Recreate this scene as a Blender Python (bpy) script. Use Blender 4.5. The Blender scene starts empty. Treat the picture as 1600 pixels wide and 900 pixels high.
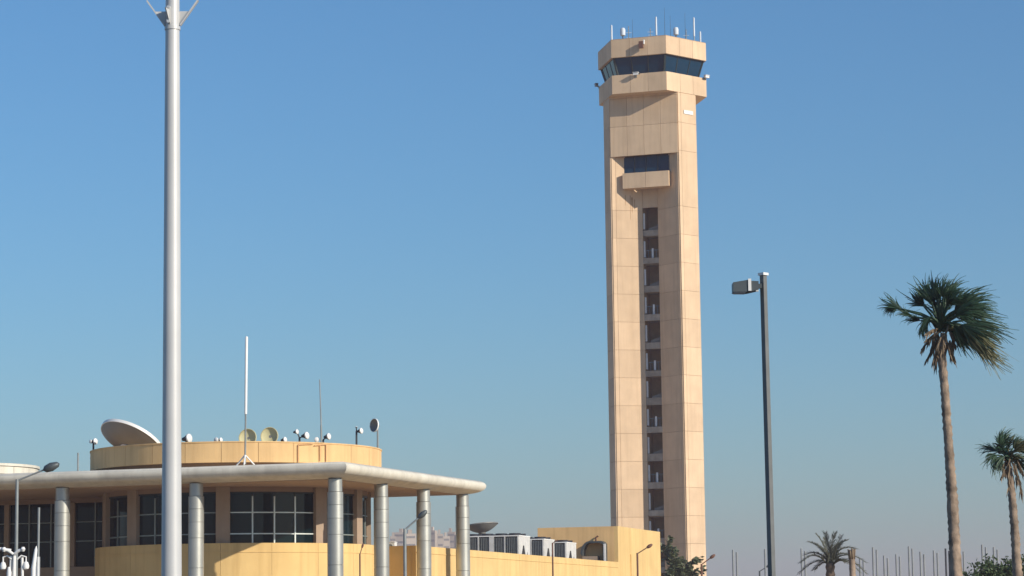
import bpy, bmesh, math, random
from math import radians as R, sin, cos, tan, pi, atan, sqrt
from mathutils import Vector, Matrix

# ------------------------------------------------------------------ camera
sc = bpy.context.scene
FPX = 4000.0                       # focal length in photo pixels (1600 wide)
EYE = Vector((0.0, 0.0, 1.6))
PITCH, ROLL = math.atan(525 / 4000), 0.0131
_F = Vector((0, cos(PITCH), sin(PITCH)))
_R0 = Vector((1, 0, 0)); _U0 = Vector((0, -sin(PITCH), cos(PITCH)))
_Rr = _R0 * cos(ROLL) - _U0 * sin(ROLL)
_Uu = _U0 * cos(ROLL) + _R0 * sin(ROLL)
cd = bpy.data.cameras.new('camera'); cam = bpy.data.objects.new('camera', cd)
sc.collection.objects.link(cam)
cd.sensor_width = 36.0; cd.lens = FPX * 36 / 1600; cd.clip_start = 0.5; cd.clip_end = 20000
m3 = Matrix((_Rr, _Uu, -_F)).transposed()
cam.matrix_world = Matrix.Translation(EYE) @ m3.to_4x4()
sc.camera = cam

HAZE = 0.00026                     # density of the air's haze, per metre
# ------------------------------------------------------------------ light
SUN_AZ, SUN_EL = R(54), R(24.5)      # azimuth: to the right of the direction back to the camera
S = Vector((sin(SUN_AZ) * cos(SUN_EL), -cos(SUN_AZ) * cos(SUN_EL), sin(SUN_EL)))
w = bpy.data.worlds.new('World'); sc.world = w; w.use_nodes = True
nt = w.node_tree; bg = nt.nodes['Background']
sky = nt.nodes.new('ShaderNodeTexSky'); sky.sky_type = 'NISHITA'; sky.sun_disc = False
sky.sun_elevation = SUN_EL
sky.sun_rotation = math.atan2(S.x, S.y)
sky.altitude = 0; sky.air_density = 1.3; sky.dust_density = 0.5; sky.ozone_density = 10.0
wb = nt.nodes.new('ShaderNodeVectorMath'); wb.operation = 'MULTIPLY'; wb.inputs[1].default_value = (.93, 1.01, .965)   # camera white balance
nt.links.new(sky.outputs[0], wb.inputs[0]); nt.links.new(wb.outputs[0], bg.inputs[0]); bg.inputs[1].default_value = 0.124
sd = bpy.data.lights.new('sun', 'SUN'); so = bpy.data.objects.new('sun', sd); sc.collection.objects.link(so)
sd.energy = 4.8; sd.angle = R(0.53); sd.color = (1.0, 0.91, 0.77)
so.rotation_euler = S.to_track_quat('Z', 'Y').to_euler(); so.location = (60, -60, 80)
sc.view_settings.view_transform = 'Standard'; sc.view_settings.look = 'None'
sc.view_settings.exposure = 0.0; sc.view_settings.gamma = 1.0

# ------------------------------------------------------------------ pixel helpers (direction only; depth from what is touched)
def ray(px, py):
    return _F + _Rr * ((px - 800) / FPX) + _Uu * ((450 - py) / FPX)
def at(px, py, Y):
    d = ray(px, py); return EYE + d * (Y / d.y)
def zat(px, py, Y): return at(px, py, Y).z
def on_line(px, py, p, d):
    """parameter t where the vertical plane of the pixel ray meets plan line p + t d"""
    r = ray(px, py)
    den = d[0] * r.y - d[1] * r.x
    return -(p[0] * r.y - p[1] * r.x) / den

# ------------------------------------------------------------------ materials
def mat(name, col, rough=0.8, metal=0.0, var=0.12, scale=1.5, bump=0.15, bscale=30, streak=0.0,
        streak_col=None, rnd=0.0, spec=0.4, coat=0.0):
    m = bpy.data.materials.new(name); m.use_nodes = True
    t = m.node_tree; N = t.nodes; L = t.links; b = N['Principled BSDF']
    b.inputs['Roughness'].default_value = rough; b.inputs['Metallic'].default_value = metal
    b.inputs['Specular IOR Level'].default_value = spec
    g = N.new('ShaderNodeNewGeometry')
    n1 = N.new('ShaderNodeTexNoise'); n1.inputs['Scale'].default_value = scale; n1.inputs['Detail'].default_value = 6
    L.new(g.outputs['Position'], n1.inputs['Vector'])
    rp = N.new('ShaderNodeMapRange'); rp.inputs['From Min'].default_value = .3; rp.inputs['From Max'].default_value = .7
    rp.inputs['To Min'].default_value = 1 - var; rp.inputs['To Max'].default_value = 1 + var
    L.new(n1.outputs['Fac'], rp.inputs['Value'])
    oi = N.new('ShaderNodeObjectInfo')
    rr = N.new('ShaderNodeMapRange'); rr.inputs['To Min'].default_value = 1 - rnd; rr.inputs['To Max'].default_value = 1 + rnd
    L.new(oi.outputs['Random'], rr.inputs['Value'])
    mu = N.new('ShaderNodeMath'); mu.operation = 'MULTIPLY'
    L.new(rp.outputs[0], mu.inputs[0]); L.new(rr.outputs[0], mu.inputs[1])
    vm = N.new('ShaderNodeVectorMath'); vm.operation = 'SCALE'; vm.inputs[0].default_value = col
    L.new(mu.outputs[0], vm.inputs['Scale']); out = vm.outputs[0]
    if streak:
        mp = N.new('ShaderNodeMapping'); mp.inputs['Scale'].default_value = (1.6, 1.6, .09)
        L.new(g.outputs['Position'], mp.inputs['Vector'])
        n2 = N.new('ShaderNodeTexNoise'); n2.inputs['Scale'].default_value = 1.3; n2.inputs['Detail'].default_value = 8
        n2.inputs['Roughness'].default_value = .65
        L.new(mp.outputs[0], n2.inputs['Vector'])
        r2 = N.new('ShaderNodeMapRange'); r2.inputs['From Min'].default_value = .46; r2.inputs['From Max'].default_value = .78
        r2.inputs['To Max'].default_value = streak; L.new(n2.outputs['Fac'], r2.inputs['Value'])
        mx = N.new('ShaderNodeMix'); mx.data_type = 'RGBA'; L.new(r2.outputs[0], mx.inputs['Factor'])
        L.new(out, mx.inputs[6]); c2 = streak_col or [c * .45 for c in col]
        mx.inputs[7].default_value = (*c2, 1); out = mx.outputs[2]
    L.new(out, b.inputs['Base Color'])
    if bump:
        n3 = N.new('ShaderNodeTexNoise'); n3.inputs['Scale'].default_value = bscale; n3.inputs['Detail'].default_value = 4
        L.new(g.outputs['Position'], n3.inputs['Vector'])
        bp = N.new('ShaderNodeBump'); bp.inputs['Strength'].default_value = bump; bp.inputs['Distance'].default_value = .02
        L.new(n3.outputs['Fac'], bp.inputs['Height']); L.new(bp.outputs[0], b.inputs['Normal'])
    return m

def glass_mat(name, col, trans=.25, rough=.04, spec=.5):
    m = mat(name, col, rough=rough, var=.1, scale=.6, bump=.02, bscale=1.5, spec=spec)
    t = m.node_tree; N = t.nodes; L = t.links
    tr = N.new('ShaderNodeBsdfTransparent'); tr.inputs[0].default_value = (.35, .5, .55, 1)
    mx = N.new('ShaderNodeMixShader'); mx.inputs[0].default_value = 1 - trans
    L.new(tr.outputs[0], mx.inputs[1]); L.new(N['Principled BSDF'].outputs[0], mx.inputs[2])
    L.new(mx.outputs[0], N['Material Output'].inputs[0])
    return m

def leaf_mat(name, col, col2, rough=.55):
    m = bpy.data.materials.new(name); m.use_nodes = True
    t = m.node_tree; N = t.nodes; L = t.links; b = N['Principled BSDF']
    g = N.new('ShaderNodeNewGeometry')
    n1 = N.new('ShaderNodeTexNoise'); n1.inputs['Scale'].default_value = 2.2; n1.inputs['Detail'].default_value = 3
    L.new(g.outputs['Position'], n1.inputs['Vector'])
    ad = N.new('ShaderNodeMath'); ad.operation = 'MULTIPLY_ADD'; ad.inputs[1].default_value = .5; 
    L.new(g.outputs['Random Per Island'], ad.inputs[0])
    s2 = N.new('ShaderNodeMath'); s2.operation = 'MULTIPLY_ADD'; s2.inputs[1].default_value = 1.0; s2.inputs[2].default_value = -.25
    L.new(n1.outputs['Fac'], s2.inputs[0]); L.new(s2.outputs[0], ad.inputs[2])
    mx = N.new('ShaderNodeMix'); mx.data_type = 'RGBA'; mx.clamp_factor = True
    L.new(ad.outputs[0], mx.inputs['Factor']); mx.inputs[6].default_value = (*col, 1); mx.inputs[7].default_value = (*col2, 1)
    L.new(mx.outputs[2], b.inputs['Base Color']); b.inputs['Roughness'].default_value = rough
    tl = N.new('ShaderNodeBsdfTranslucent'); L.new(mx.outputs[2], tl.inputs[0])
    ms = N.new('ShaderNodeMixShader'); ms.inputs[0].default_value = .25
    L.new(b.outputs[0], ms.inputs[1]); L.new(tl.outputs[0], ms.inputs[2]); L.new(ms.outputs[0], N['Material Output'].inputs[0])
    return m

M = dict(
    tower=mat('tower_concrete_panel', (.685, .495, .32), .85, var=.08, scale=.5, bump=.15, bscale=12, streak=.42, streak_col=(.45, .30, .17), rnd=.075),
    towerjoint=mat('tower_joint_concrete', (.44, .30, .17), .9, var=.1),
    yellow=mat('yellow_render', (.73, .505, .215), .88, var=.09, scale=.4, bump=.15, bscale=9, streak=.5, streak_col=(.46, .28, .10), rnd=.02),
    fascia=mat('ochre_fascia', (.71, .465, .215), .85, var=.08, scale=.6, bump=.1, bscale=9, streak=.45, streak_col=(.38, .22, .09), rnd=.04),
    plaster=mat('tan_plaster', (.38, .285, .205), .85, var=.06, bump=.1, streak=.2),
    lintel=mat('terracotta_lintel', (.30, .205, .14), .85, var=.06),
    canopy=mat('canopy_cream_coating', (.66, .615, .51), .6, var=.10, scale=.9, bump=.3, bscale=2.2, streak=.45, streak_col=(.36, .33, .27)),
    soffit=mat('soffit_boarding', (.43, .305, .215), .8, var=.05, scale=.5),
    clad=mat('column_metal_cladding', (.44, .44, .40), .45, .6, var=.08, scale=1.2, bump=.1, bscale=4, streak=.25, streak_col=(.34, .33, .29), rnd=.05),
    neck=mat('dark_joint', (.10, .085, .07), .8),
    galv=mat('galvanised_steel', (.56, .57, .57), .42, .35, var=.07, scale=3, bump=.05),
    mast=mat('mast_silver_paint', (.56, .555, .54), .42, .12, var=.05, scale=1.2, bump=.05, streak=.2, streak_col=(.46, .46, .46)),
    grey=mat('grey_painted_steel', (.24, .26, .26), .5, .2, var=.1, scale=4, bump=.05),
    darkg=mat('dark_grey_steel', (.035, .04, .05), .5, .2, var=.15, bump=.05),
    postgrey=mat('weathered_post_steel', (.26, .275, .28), .7, .1, var=.1, bump=.05),
    bluegrey=mat('bluegrey_steel', (.085, .10, .105), .5, .3, var=.1, bump=.05),
    white=mat('white_paint', (.78, .77, .74), .5, var=.05, bump=.04, streak=.12, streak_col=(.5, .47, .42)),
    antwhite=mat('white_fibreglass', (.56, .61, .66), .5, var=.04, bump=0),
    frame=mat('aluminium_frame_lit', (.62, .66, .62), .35, .3, var=.05, bump=0),  # frames of the sunlit bay, brightness put into the colour
    framedim=mat('aluminium_frame_shaded', (.26, .30, .28), .4, .3, var=.1, bump=0),  # same frames elsewhere, shade put into the colour
    framedark=mat('dark_frame', (.03, .045, .045), .4, .2, bump=0),
    dishback=mat('dish_grey', (.22, .22, .21), .55, .1, var=.06, bump=.05),
    dishyel=mat('yellowed_dish', (.62, .57, .33), .6, var=.06, bump=.05),
    acgrey=mat('condenser_sheet', (.62, .61, .58), .5, var=.1, scale=3, bump=.04, streak=.3, streak_col=(.40, .35, .29), rnd=.08),
    rust=mat('rust_stain', (.44, .255, .13), .9, var=.2, scale=3, bump=0),
    brown=mat('brown_paint', (.16, .075, .05), .6, var=.1),
    orange=mat('orange_conduit', (.64, .36, .16), .6, var=.1),
    conc=mat('grey_concrete', (.30, .29, .26), .9, var=.12, bump=.2, streak=.3),
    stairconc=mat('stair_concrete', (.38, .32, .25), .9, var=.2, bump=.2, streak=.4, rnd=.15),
    postdark=mat('lamp_post_paint', (.15, .155, .15), .5, .1, var=.12, scale=3, bump=.05),
    dark=mat('dark_interior', (.03, .03, .03), .9, var=.1, bump=0),
    inner=mat('interior_wall', (.30, .26, .21), .9, var=.08, bump=0),
    grille=mat('condenser_grille', (.10, .11, .11), .6, .3, var=.2, scale=8, bump=0),
    trunk=mat('palm_bark', (.27, .20, .145), .95, var=.5, scale=3.2, bump=.6, bscale=14),
    bark=mat('tree_bark', (.14, .10, .07), .95, var=.25, scale=6, bump=.5),
    palmgreen=leaf_mat('palm_leaf', (.013, .052, .036), (.06, .115, .052)),
    palmolive=leaf_mat('palm_leaf_olive', (.10, .115, .045), (.22, .20, .10)),
    palmdead=leaf_mat('palm_dead_leaf', (.09, .055, .035), (.36, .27, .17), .8),
    datepalm=leaf_mat('date_palm_leaf', (.07, .085, .058), (.18, .165, .115), .7),
    tree=leaf_mat('tree_leaf', (.05, .075, .04), (.16, .18, .09)),
    shrub=leaf_mat('shrub_leaf', (.04, .075, .03), (.10, .14, .055)),
    sand=mat('sandy_ground', (.40, .31, .215), .95, var=.15, scale=.08, bump=.3, bscale=3),
    asphalt=mat('asphalt', (.06, .058, .055), .9, var=.2, scale=.3, bump=.3, bscale=40),
    farwall=mat('far_building_render', (.46, .40, .33), .9, var=.1, scale=.05, bump=0, rnd=.15),
    farwin=mat('far_window', (.22, .21, .2), .3, bump=0),
)
M['cabglass'] = glass_mat('cab_glass', (.006, .042, .085), .08, spec=.2)
M['glass'] = glass_mat('rotunda_glass', (.004, .016, .019), .24, spec=.25)

# ------------------------------------------------------------------ mesh helpers
COL = sc.collection
class MB:
    def __init__(s): s.v = []; s.f = []; s.sm = []
    def add(s, v, f, smooth=False):
        o = len(s.v); s.v += [tuple(x) for x in v]; s.f += [tuple(i + o for i in q) for q in f]; s.sm += [smooth] * len(f); return s
    def box(s, c, size, rz=0.0, rot=None):
        hx, hy, hz = [k / 2 for k in size]
        Rm = rot if rot is not None else Matrix.Rotation(rz, 3, 'Z')
        c = Vector(c)
        v = [c + Rm @ Vector((x * hx, y * hy, z * hz)) for x in (-1, 1) for y in (-1, 1) for z in (-1, 1)]
        return s.add(v, [(0, 1, 3, 2), (4, 6, 7, 5), (0, 4, 5, 1), (2, 3, 7, 6), (0, 2, 6, 4), (1, 5, 7, 3)])
    def bar(s, a, b, wd, ht=None):
        a, b = Vector(a), Vector(b); d = b - a
        q = d.to_track_quat('Z', 'Y').to_matrix()
        return s.box((a + b) / 2, (wd, ht or wd, d.length), rot=q)
    def tube(s, pts, rad, n=12, cap=True):
        pts = [Vector(p) for p in pts]
        if not hasattr(rad, '__len__'): rad = [rad] * len(pts)
        v = []; f = []
        up = None
        for i, p in enumerate(pts):
            d = (pts[min(i + 1, len(pts) - 1)] - pts[max(i - 1, 0)]).normalized()
            if up is None:
                up = Vector((1, 0, 0)) if abs(d.x) < .9 else Vector((0, 1, 0))
            e1 = (up - d * up.dot(d)).normalized(); e2 = d.cross(e1); up = e1
            v += [p + (e1 * cos(2 * pi * k / n) + e2 * sin(2 * pi * k / n)) * rad[i] for k in range(n)]
        for i in range(len(pts) - 1):
            for k in range(n):
                a = i * n + k; b = i * n + (k + 1) % n
                f.append((a, b, b + n, a + n))
        s.add(v, f, True)
        if cap:
            o = len(s.v) - len(v)
            s.f.append(tuple(o + k for k in reversed(range(n)))); s.sm.append(False)
            s.f.append(tuple(o + (len(pts) - 1) * n + k for k in range(n))); s.sm.append(False)
        return s
    def lathe(s, prof, c=(0, 0, 0), n=24, rot=None, cap=True):
        Rm = rot if rot is not None else Matrix.Identity(3); c = Vector(c)
        v = [c + Rm @ Vector((r * cos(2 * pi * k / n), r * sin(2 * pi * k / n), z)) for r, z in prof for k in range(n)]
        f = [(i * n + k, i * n + (k + 1) % n, (i + 1) * n + (k + 1) % n, (i + 1) * n + k) for i in range(len(prof) - 1) for k in range(n)]
        s.add(v, f, True)
        if cap:
            o = len(s.v) - len(v)
            s.f.append(tuple(o + k for k in reversed(range(n)))); s.sm.append(False)
            s.f.append(tuple(o + (len(prof) - 1) * n + k for k in range(n))); s.sm.append(False)
        return s
    def prism(s, poly, z0, z1, top=None):
        n = len(poly); top = top or poly
        v = [(x, y, z0) for x, y in poly] + [(x, y, z1) for x, y in top]
        return s.add(v, [tuple(reversed(range(n))), tuple(range(n, 2 * n))] + [(i, (i + 1) % n, (i + 1) % n + n, i + n) for i in range(n)])
    def arc(s, c, r0, r1, a0, a1, z0, z1, n=8):
        """ring sector; angle 0 = toward -Y, positive to +X"""
        v = []
        for k in range(n + 1):
            a = a0 + (a1 - a0) * k / n; dx, dy = sin(a), -cos(a)
            v += [(c[0] + dx * r, c[1] + dy * r, z) for r in (r0, r1) for z in (z0, z1)]
        f = [(0, 1, 3, 2), (4 * n, 4 * n + 2, 4 * n + 3, 4 * n + 1)]
        o = 0
        for k in range(n):
            a = 4 * k; b = a + 4
            f += [(a, b, b + 1, a + 1), (a + 2, a + 3, b + 3, b + 2), (a + 1, b + 1, b + 3, a + 3), (a, a + 2, b + 2, b)]
        return s.add(v, f)
    def mesh(s, name):
        me = bpy.data.meshes.new(name); me.from_pydata(s.v, [], s.f)
        me.polygons.foreach_set('use_smooth', s.sm)
        bm = bmesh.new(); bm.from_mesh(me)
        bmesh.ops.recalc_face_normals(bm, faces=bm.faces); bm.to_mesh(me); bm.free()
        return me
    def build(s, name, m, parent=None, loc=(0, 0, 0), rz=0.0, sharp=True):
        me = s.mesh(name); me.materials.append(M[m])
        if any(s.sm) and sharp: me.set_sharp_from_angle(angle=R(40))
        return place(name, me, parent, loc, rz)
def place(name, me, parent=None, loc=(0, 0, 0), rz=0.0, scale=None):
    o = bpy.data.objects.new(name, me); COL.objects.link(o)
    o.location = loc; o.rotation_euler = (0, 0, rz)
    if scale: o.scale = scale
    if parent: o.parent = parent
    return o
def tag(o, label, cat, group=None):
    o['label'] = label; o['category'] = cat
    if group: o['group'] = group
    return o
def thing(name, label, cat, loc, rz=0.0, group=None):
    o = bpy.data.objects.new(name, None); COL.objects.link(o); o.location = loc; o.rotation_euler = (0, 0, rz)
    o.empty_display_size = .3
    return tag(o, label, cat, group)
def kind(o, k): o['kind'] = k; return o
UNIT = {}
def unit_box(m):
    """a bevelled unit cube mesh shared by panel pieces"""
    if m not in UNIT:
        b = MB().box((0, 0, 0), (1, 1, 1)); me = b.mesh('panel_' + m); me.materials.append(M[m]); UNIT[m] = me
    return UNIT[m]
def panel(name, m, parent, c, size, rz=0.0): return place(name, unit_box(m), parent, c, rz, size)
rng = random.Random(7)

# ------------------------------------------------------------------ ground
def sheet(name, m, x0, x1, y0, y1, z):
    return kind(MB().add([(x0, y0, z), (x1, y0, z), (x1, y1, z), (x0, y1, z)], [(0, 1, 2, 3)]).build(name, m), 'structure')
sheet('ground', 'sand', -2600, 2600, -700, 3600, 0)
sheet('forecourt', 'asphalt', -60, 60, -20, 92, .004)
for i, yk in enumerate((92.15,)):
    kind(MB().box((0, yk, .065), (120, .3, .13)).build('kerb', 'conc'), 'structure')
def marking():
    b = MB()
    for k in range(12): b.box((-33 + 6 * k, 30, .009), (2.6, .14, .003))
    kind(b.build('road_marking', 'white'), 'structure')
marking()

# ================================================================== CONTROL TOWER
TA = R(-18.6)
def build_tower():
    Yc = 300.0
    c = at(1018, 80, Yc); C = Vector((c.x, Yc, 0))
    T = thing('control_tower', 'tall beige airport control tower with dark glazed hexagonal cab and stair slot', 'tower', C, TA)
    def zf(px, py, dy=-4.5): return zat(px, py, Yc + dy)
    def hexpoly(aL, aS):
        aps = [aL, aS, aL, aS, aL, aS]; pts = []
        for k in range(6):                 # normals at angle 60k from -y, towards +x
            a0, a1 = 60 * k, 60 * (k + 1)
            n0 = Vector((sin(R(a0)), -cos(R(a0)))); n1 = Vector((sin(R(a1)), -cos(R(a1))))
            d = n0.x * n1.y - n0.y * n1.x
            x = (aps[k] * n1.y - aps[(k + 1) % 6] * n0.y) / d; y = (n0.x * aps[(k + 1) % 6] - n1.x * aps[k]) / d
            pts.append((x, y))
        return pts                          # pts[5]->pts[0] is the front side (k=0), pts[0]->pts[1] the right short side
    zr0, zr1 = zf(1040, 85, -6), zf(1040, 57, -6)     # roof fascia
    zg0, zg1 = zf(1040, 142, -6), zf(1040, 112.5, -6)     # gallery parapet
    zn = zf(1010, 239)                                 # niche head
    aL, aS = 4.19, 5.70
    tk = .09
    core = hexpoly(aL - tk, aS - tk)
    # niche plan (front face) : V of two slanted walls with a slot between
    fw = 4.20; D = 2.08; sl = .97; sd_ = 2.6
    xl, xr = core[5][0], core[0][0]; yf = -(aL - tk)
    low = [(xr, yf), core[1], core[2], core[3], core[4], (xl, yf), (-sl, yf + D), (-sl, yf + D + sd_), (sl, yf + D + sd_), (sl, yf + D)]
    b = MB()
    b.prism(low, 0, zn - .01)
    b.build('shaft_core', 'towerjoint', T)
    b = MB(); b.prism(core, zn, zg0 + .5); b.build('upper_core', 'towerjoint', T)
    # --- panels helper: a row of panels along plan segment p->q (outer face left of travel), z bands
    def face_panels(p, q, zs, cols, m='tower', gap=.028, thick=tk, name='cladding_panel', inset=0.0):
        p, q = Vector(p), Vector(q); d = (q - p); Ln = d.length; d.normalize()
        n = Vector((d.y, -d.x)); ang = math.atan2(d.y, d.x)
        cs = [0.0]
        tot = sum(cols)
        for cc in cols: cs.append(cs[-1] + Ln * cc / tot)
        for i in range(len(zs) - 1):
            for j in range(len(cols)):
                x0, x1 = cs[j] + gap / 2, cs[j + 1] - gap / 2
                ce = p + d * ((x0 + x1) / 2) + n * (thick / 2 - inset)
                panel(name, m, T, (ce.x, ce.y, (zs[i] + zs[i + 1]) / 2), (x1 - x0, thick, zs[i + 1] - zs[i] - gap), ang)
    # joint heights: one every 44 px, measured along the slanted wall
    zj = [zf(985, y) for y in [324 + 43.9 * k for k in range(0, 13)]]
    step = zj[0] - zj[1]
    zs = sorted(zj + [zj[-1] - step * k for k in range(1, 9) if zj[-1] - step * k > .6] + [0.0])
    zs_n = [z for z in zs if z < zn - .8] + [zn - .03]
    # front upper block : 4 columns x 2 rows + row behind gallery
    zb = [zn - .12, zf(1005, 194), zf(1005, 150), zg0 + .45]
    face_panels((xl + .0, yf), (xr, yf), zb, (1, 1, 1, 1))
    # slanted niche walls
    face_panels((xl + .03, yf + .02), (-sl, yf + D), zs_n, (.5, 3.4), thick=.07)
    face_panels((sl, yf + D), (xr - .03, yf + .02), zs_n, (3.4, .5), thick=.07)
    dv = Vector((-sl - xl, D)).normalized(); nv = Vector((dv.y, -dv.x)); p0v = Vector((xl + .03, yf + .02)); Lv = (Vector((-sl, yf + D)) - p0v).length
    for u, wd0, ya, yb_ in ((.60, .10, 300, 338), (.66, .22, 303, 327), (.74, .12, 306, 322), (.44, .10, 300, 316)):
        c_ = p0v + dv * (Lv * u) + nv * .074; zA, zB_ = zf(985, ya), zf(985, yb_)
        q = [(-wd0 / 2, zA), (wd0 / 2, zA), (wd0 * .3, (zA + zB_) / 2), (.02, zB_), (-.02, zB_), (-wd0 * .35, (zA + zB_) / 2)]
        MB().add([(c_.x + dv.x * a_, c_.y + dv.y * a_, z_) for a_, z_ in q], [tuple(range(6))]).build('rust_streak', 'rust', T)
    # short side faces, right & left & back ; other long faces
    zs_f = [z for z in zs if z < zg0 - 4] + [zf(1073, 236), zf(1073, 192), zf(1073, 150)]
    zs_f = sorted(set(zs_f)); zs_f2 = [zs_f[0]]
    for z in zs_f[1:]:
        if z - zs_f2[-1] > 1.2: zs_f2.append(z)
    zs_f2[-1] = zg0 + .3
    face_panels(core[0], core[1], zs_f2, (.5, 2.6))
    face_panels(core[4], core[5], zs_f2, (2.6, .5))
    face_panels(core[2], core[3], zs_f2, (3.1,))
    face_panels(core[1], core[2], zs_f2, (1, 1, 1)); face_panels(core[3], core[4], zs_f2, (1, 1, 1))
    # --- niche window and balcony
    zw0, zw1 = zf(1010, 266), zf(1010, 241)
    wy = yf + .85
    b = MB().box((0, wy + .55, (zn + zw0) / 2 - .4), (5.7, 1.0, zn - zw0 + 1.0)); b.build('window_wall', 'dark', T)
    for k in range(4):
        x = -2.16 + 1.42 * k
        panel('window_pane', 'cabglass', T, (x, wy, (zw0 + zw1) / 2), (1.34, .05, zw1 - zw0 - .06))
    for k in range(5): panel('window_mullion', 'framedark', T, (-2.87 + 1.42 * k, wy - .02, (zw0 + zw1) / 2), (.07, .12, zw1 - zw0))
    for sx in (-1, 1): panel('window_jamb', 'tower', T, (sx * 3.0 - .03, wy + .18, (zw0 + zw1) / 2 - .1), (.36, .5, zw1 - zw0 + .2))
    zbb, zbt = zf(1005, 290, -5), zf(1005, 266, -5)
    bx0, bx1 = -2.75, 2.9
    BY = yf + .10
    b = MB().box((.07, BY + .62, zbb + .1), (5.4, 1.2, .2)); b.build('balcony_floor', 'tower', T)
    for k in range(2):
        x0 = bx0 + (bx1 - bx0) / 2 * k
        panel('balcony_panel', 'tower', T, (x0 + (bx1 - bx0) / 4, BY, (zbb + zbt) / 2), ((bx1 - bx0) / 2 - .04, .14, zbt - zbb))
    for x in (bx0 + .06, bx1 - .06):
        panel('balcony_side', 'tower', T, (x, BY + .62, (zbb + zbt) / 2 + .005), (.12, 1.1, zbt - zbb - .02))
    # --- stair slot
    yb = yf + D
    zin = zf(1016, 324, -2)
    MB().box((0, yb + .12, (zn + zin) / 2 - .02), (2 * sl - .01, .2, zn - zin - .05)).build('slot_head_panel', 'tower', T)
    zk = [zf(1016, 363.5 + 43.9 * k, -2) for k in range(0, 13)]
    stp = zk[0] - zk[1]
    zk += [zk[-1] - stp * k for k in range(1, 8) if zk[-1] - stp * k > .5]
    for k, z in enumerate(zk):
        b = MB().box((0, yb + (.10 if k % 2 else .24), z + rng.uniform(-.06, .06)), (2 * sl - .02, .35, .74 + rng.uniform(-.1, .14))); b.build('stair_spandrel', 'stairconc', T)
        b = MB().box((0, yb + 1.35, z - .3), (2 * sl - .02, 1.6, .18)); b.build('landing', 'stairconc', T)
        if k % 2 == 0:
            b = MB(); b.add([(-.45, yb + .7, z + .40), (sl - .02, yb + .7, z + .40), (sl - .02, yb + .7, z + 1.35), (.55, yb + .7, z + .95), (-.45, yb + .7, z + .62),
                             (-.45, yb + 1.0, z + .40), (sl - .02, yb + 1.0, z + .40), (sl - .02, yb + 1.0, z + 1.35), (.55, yb + 1.0, z + .95), (-.45, yb + 1.0, z + .62)],
                            [(0, 1, 2, 3, 4), (9, 8, 7, 6, 5)] + [(i, i + 5, (i + 1) % 5 + 5, (i + 1) % 5) for i in range(5)])
            b.build('stair_flight', 'inner', T)
        else:
            b = MB()
            for j in range(6): b.box((-.75 + .32 * j, yb + .45, z + .85), (.045, .045, .95))
            b.box((0, yb + .45, z + 1.33), (1.9, .07, .07)); b.build('railing', 'grey', T)
            b = MB().box((.1, yb + .38, z + .95), (.2, .14, 1.15)); b.build('newel_post', 'white', T)
        b = MB().box((-sl + .12, yb + .28, z + 1.45), (.2, .14, 1.9)); b.build('jamb_strip', 'white', T)  # white upright strip at the slot's left jamb, one per storey
    # --- gallery : hexagonal parapet flush with the short sides
    aG = 5.76
    gp = hexpoly(aG, aG); gi = hexpoly(aG - .1, aG - .1)
    b = MB().prism(gi, zg0, zg1 - .25); b.build('gallery_slab', 'tower', T)
    # corbel below the gallery, over the shaded left side
    for k in range(6):
        p, q = gp[k - 1], gp[k]
        dn = Vector((sin(R(60 * k)), -cos(R(60 * k)))) * .1
        ncol = 3
        face_panels((p[0] - dn.x, p[1] - dn.y), (q[0] - dn.x, q[1] - dn.y), [zg0, zg1], (1.05, 1, 1.05), thick=.1, gap=.03, name='gallery_panel')
    gd = hexpoly(aG - .5, aG - .5)
    # --- cab glazing, leaning outward
    zc0, zc1 = zg1 - .30, zr0 + .05
    ab, at_ = 4.75, 5.45
    lo, hi = hexpoly(ab, ab), hexpoly(at_, at_)
    b = MB().prism(hexpoly(3.2, 3.2), zc0, zc1); b.build('cab_core', 'dark', T)
    b = MB().prism(hexpoly(5.2, 5.2), zr0 - .02, zr0 + .3); b.build('cab_ceiling', 'dark', T)
    for k in range(6):
        p0, q0, p1, q1 = [Vector((*v, z)) for v, z in ((lo[k - 1], zc0), (lo[k], zc0), (hi[k - 1], zc1), (hi[k], zc1))]
        nP = 3
        for j in range(nP):
            u0, u1 = j / nP + .004, (j + 1) / nP - .004
            a, bb, c_, d_ = p0.lerp(q0, u0), p0.lerp(q0, u1), p1.lerp(q1, u1), p1.lerp(q1, u0)
            nn = (bb - a).cross(d_ - a).normalized() * .04
            b = MB().add([a, bb, c_, d_, a - nn, bb - nn, c_ - nn, d_ - nn], [(0, 1, 2, 3), (7, 6, 5, 4), (0, 4, 5, 1), (1, 5, 6, 2), (2, 6, 7, 3), (3, 7, 4, 0)])
            b.build('cab_pane', 'cabglass', T)
            b = MB().bar(p0.lerp(q0, j / nP), p1.lerp(q1, j / nP), .10 if j else .22); b.build('cab_mullion', 'framedark', T)
    # --- roof fascia
    aR = 5.80
    rp_ = hexpoly(aR, aR)
    b = MB().prism(hexpoly(aR - .1, aR - .1), zr0 + .02, zr1 - .25); b.build('cab_roof', 'tower', T)
    for k in range(6):
        p, q = rp_[k - 1], rp_[k]; dn = Vector((sin(R(60 * k)), -cos(R(60 * k)))) * .1
        face_panels((p[0] - dn.x, p[1] - dn.y), (q[0] - dn.x, q[1] - dn.y), [zr0, zr1], (1.05, 1, 1.05), thick=.1, gap=.03, name='fascia_panel')
    b = MB().prism(hexpoly(aR - .02, aR - .02), zr1 - .02, zr1 + .06); b.build('roof_coping', 'towerjoint', T)
    # white notice panel on the right short face
    mid = (Vector(core[0]) + Vector(core[1])) / 2
    nr = Vector((sin(R(60)), -cos(R(60))))
    pz = zf(1073, 175)
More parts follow.
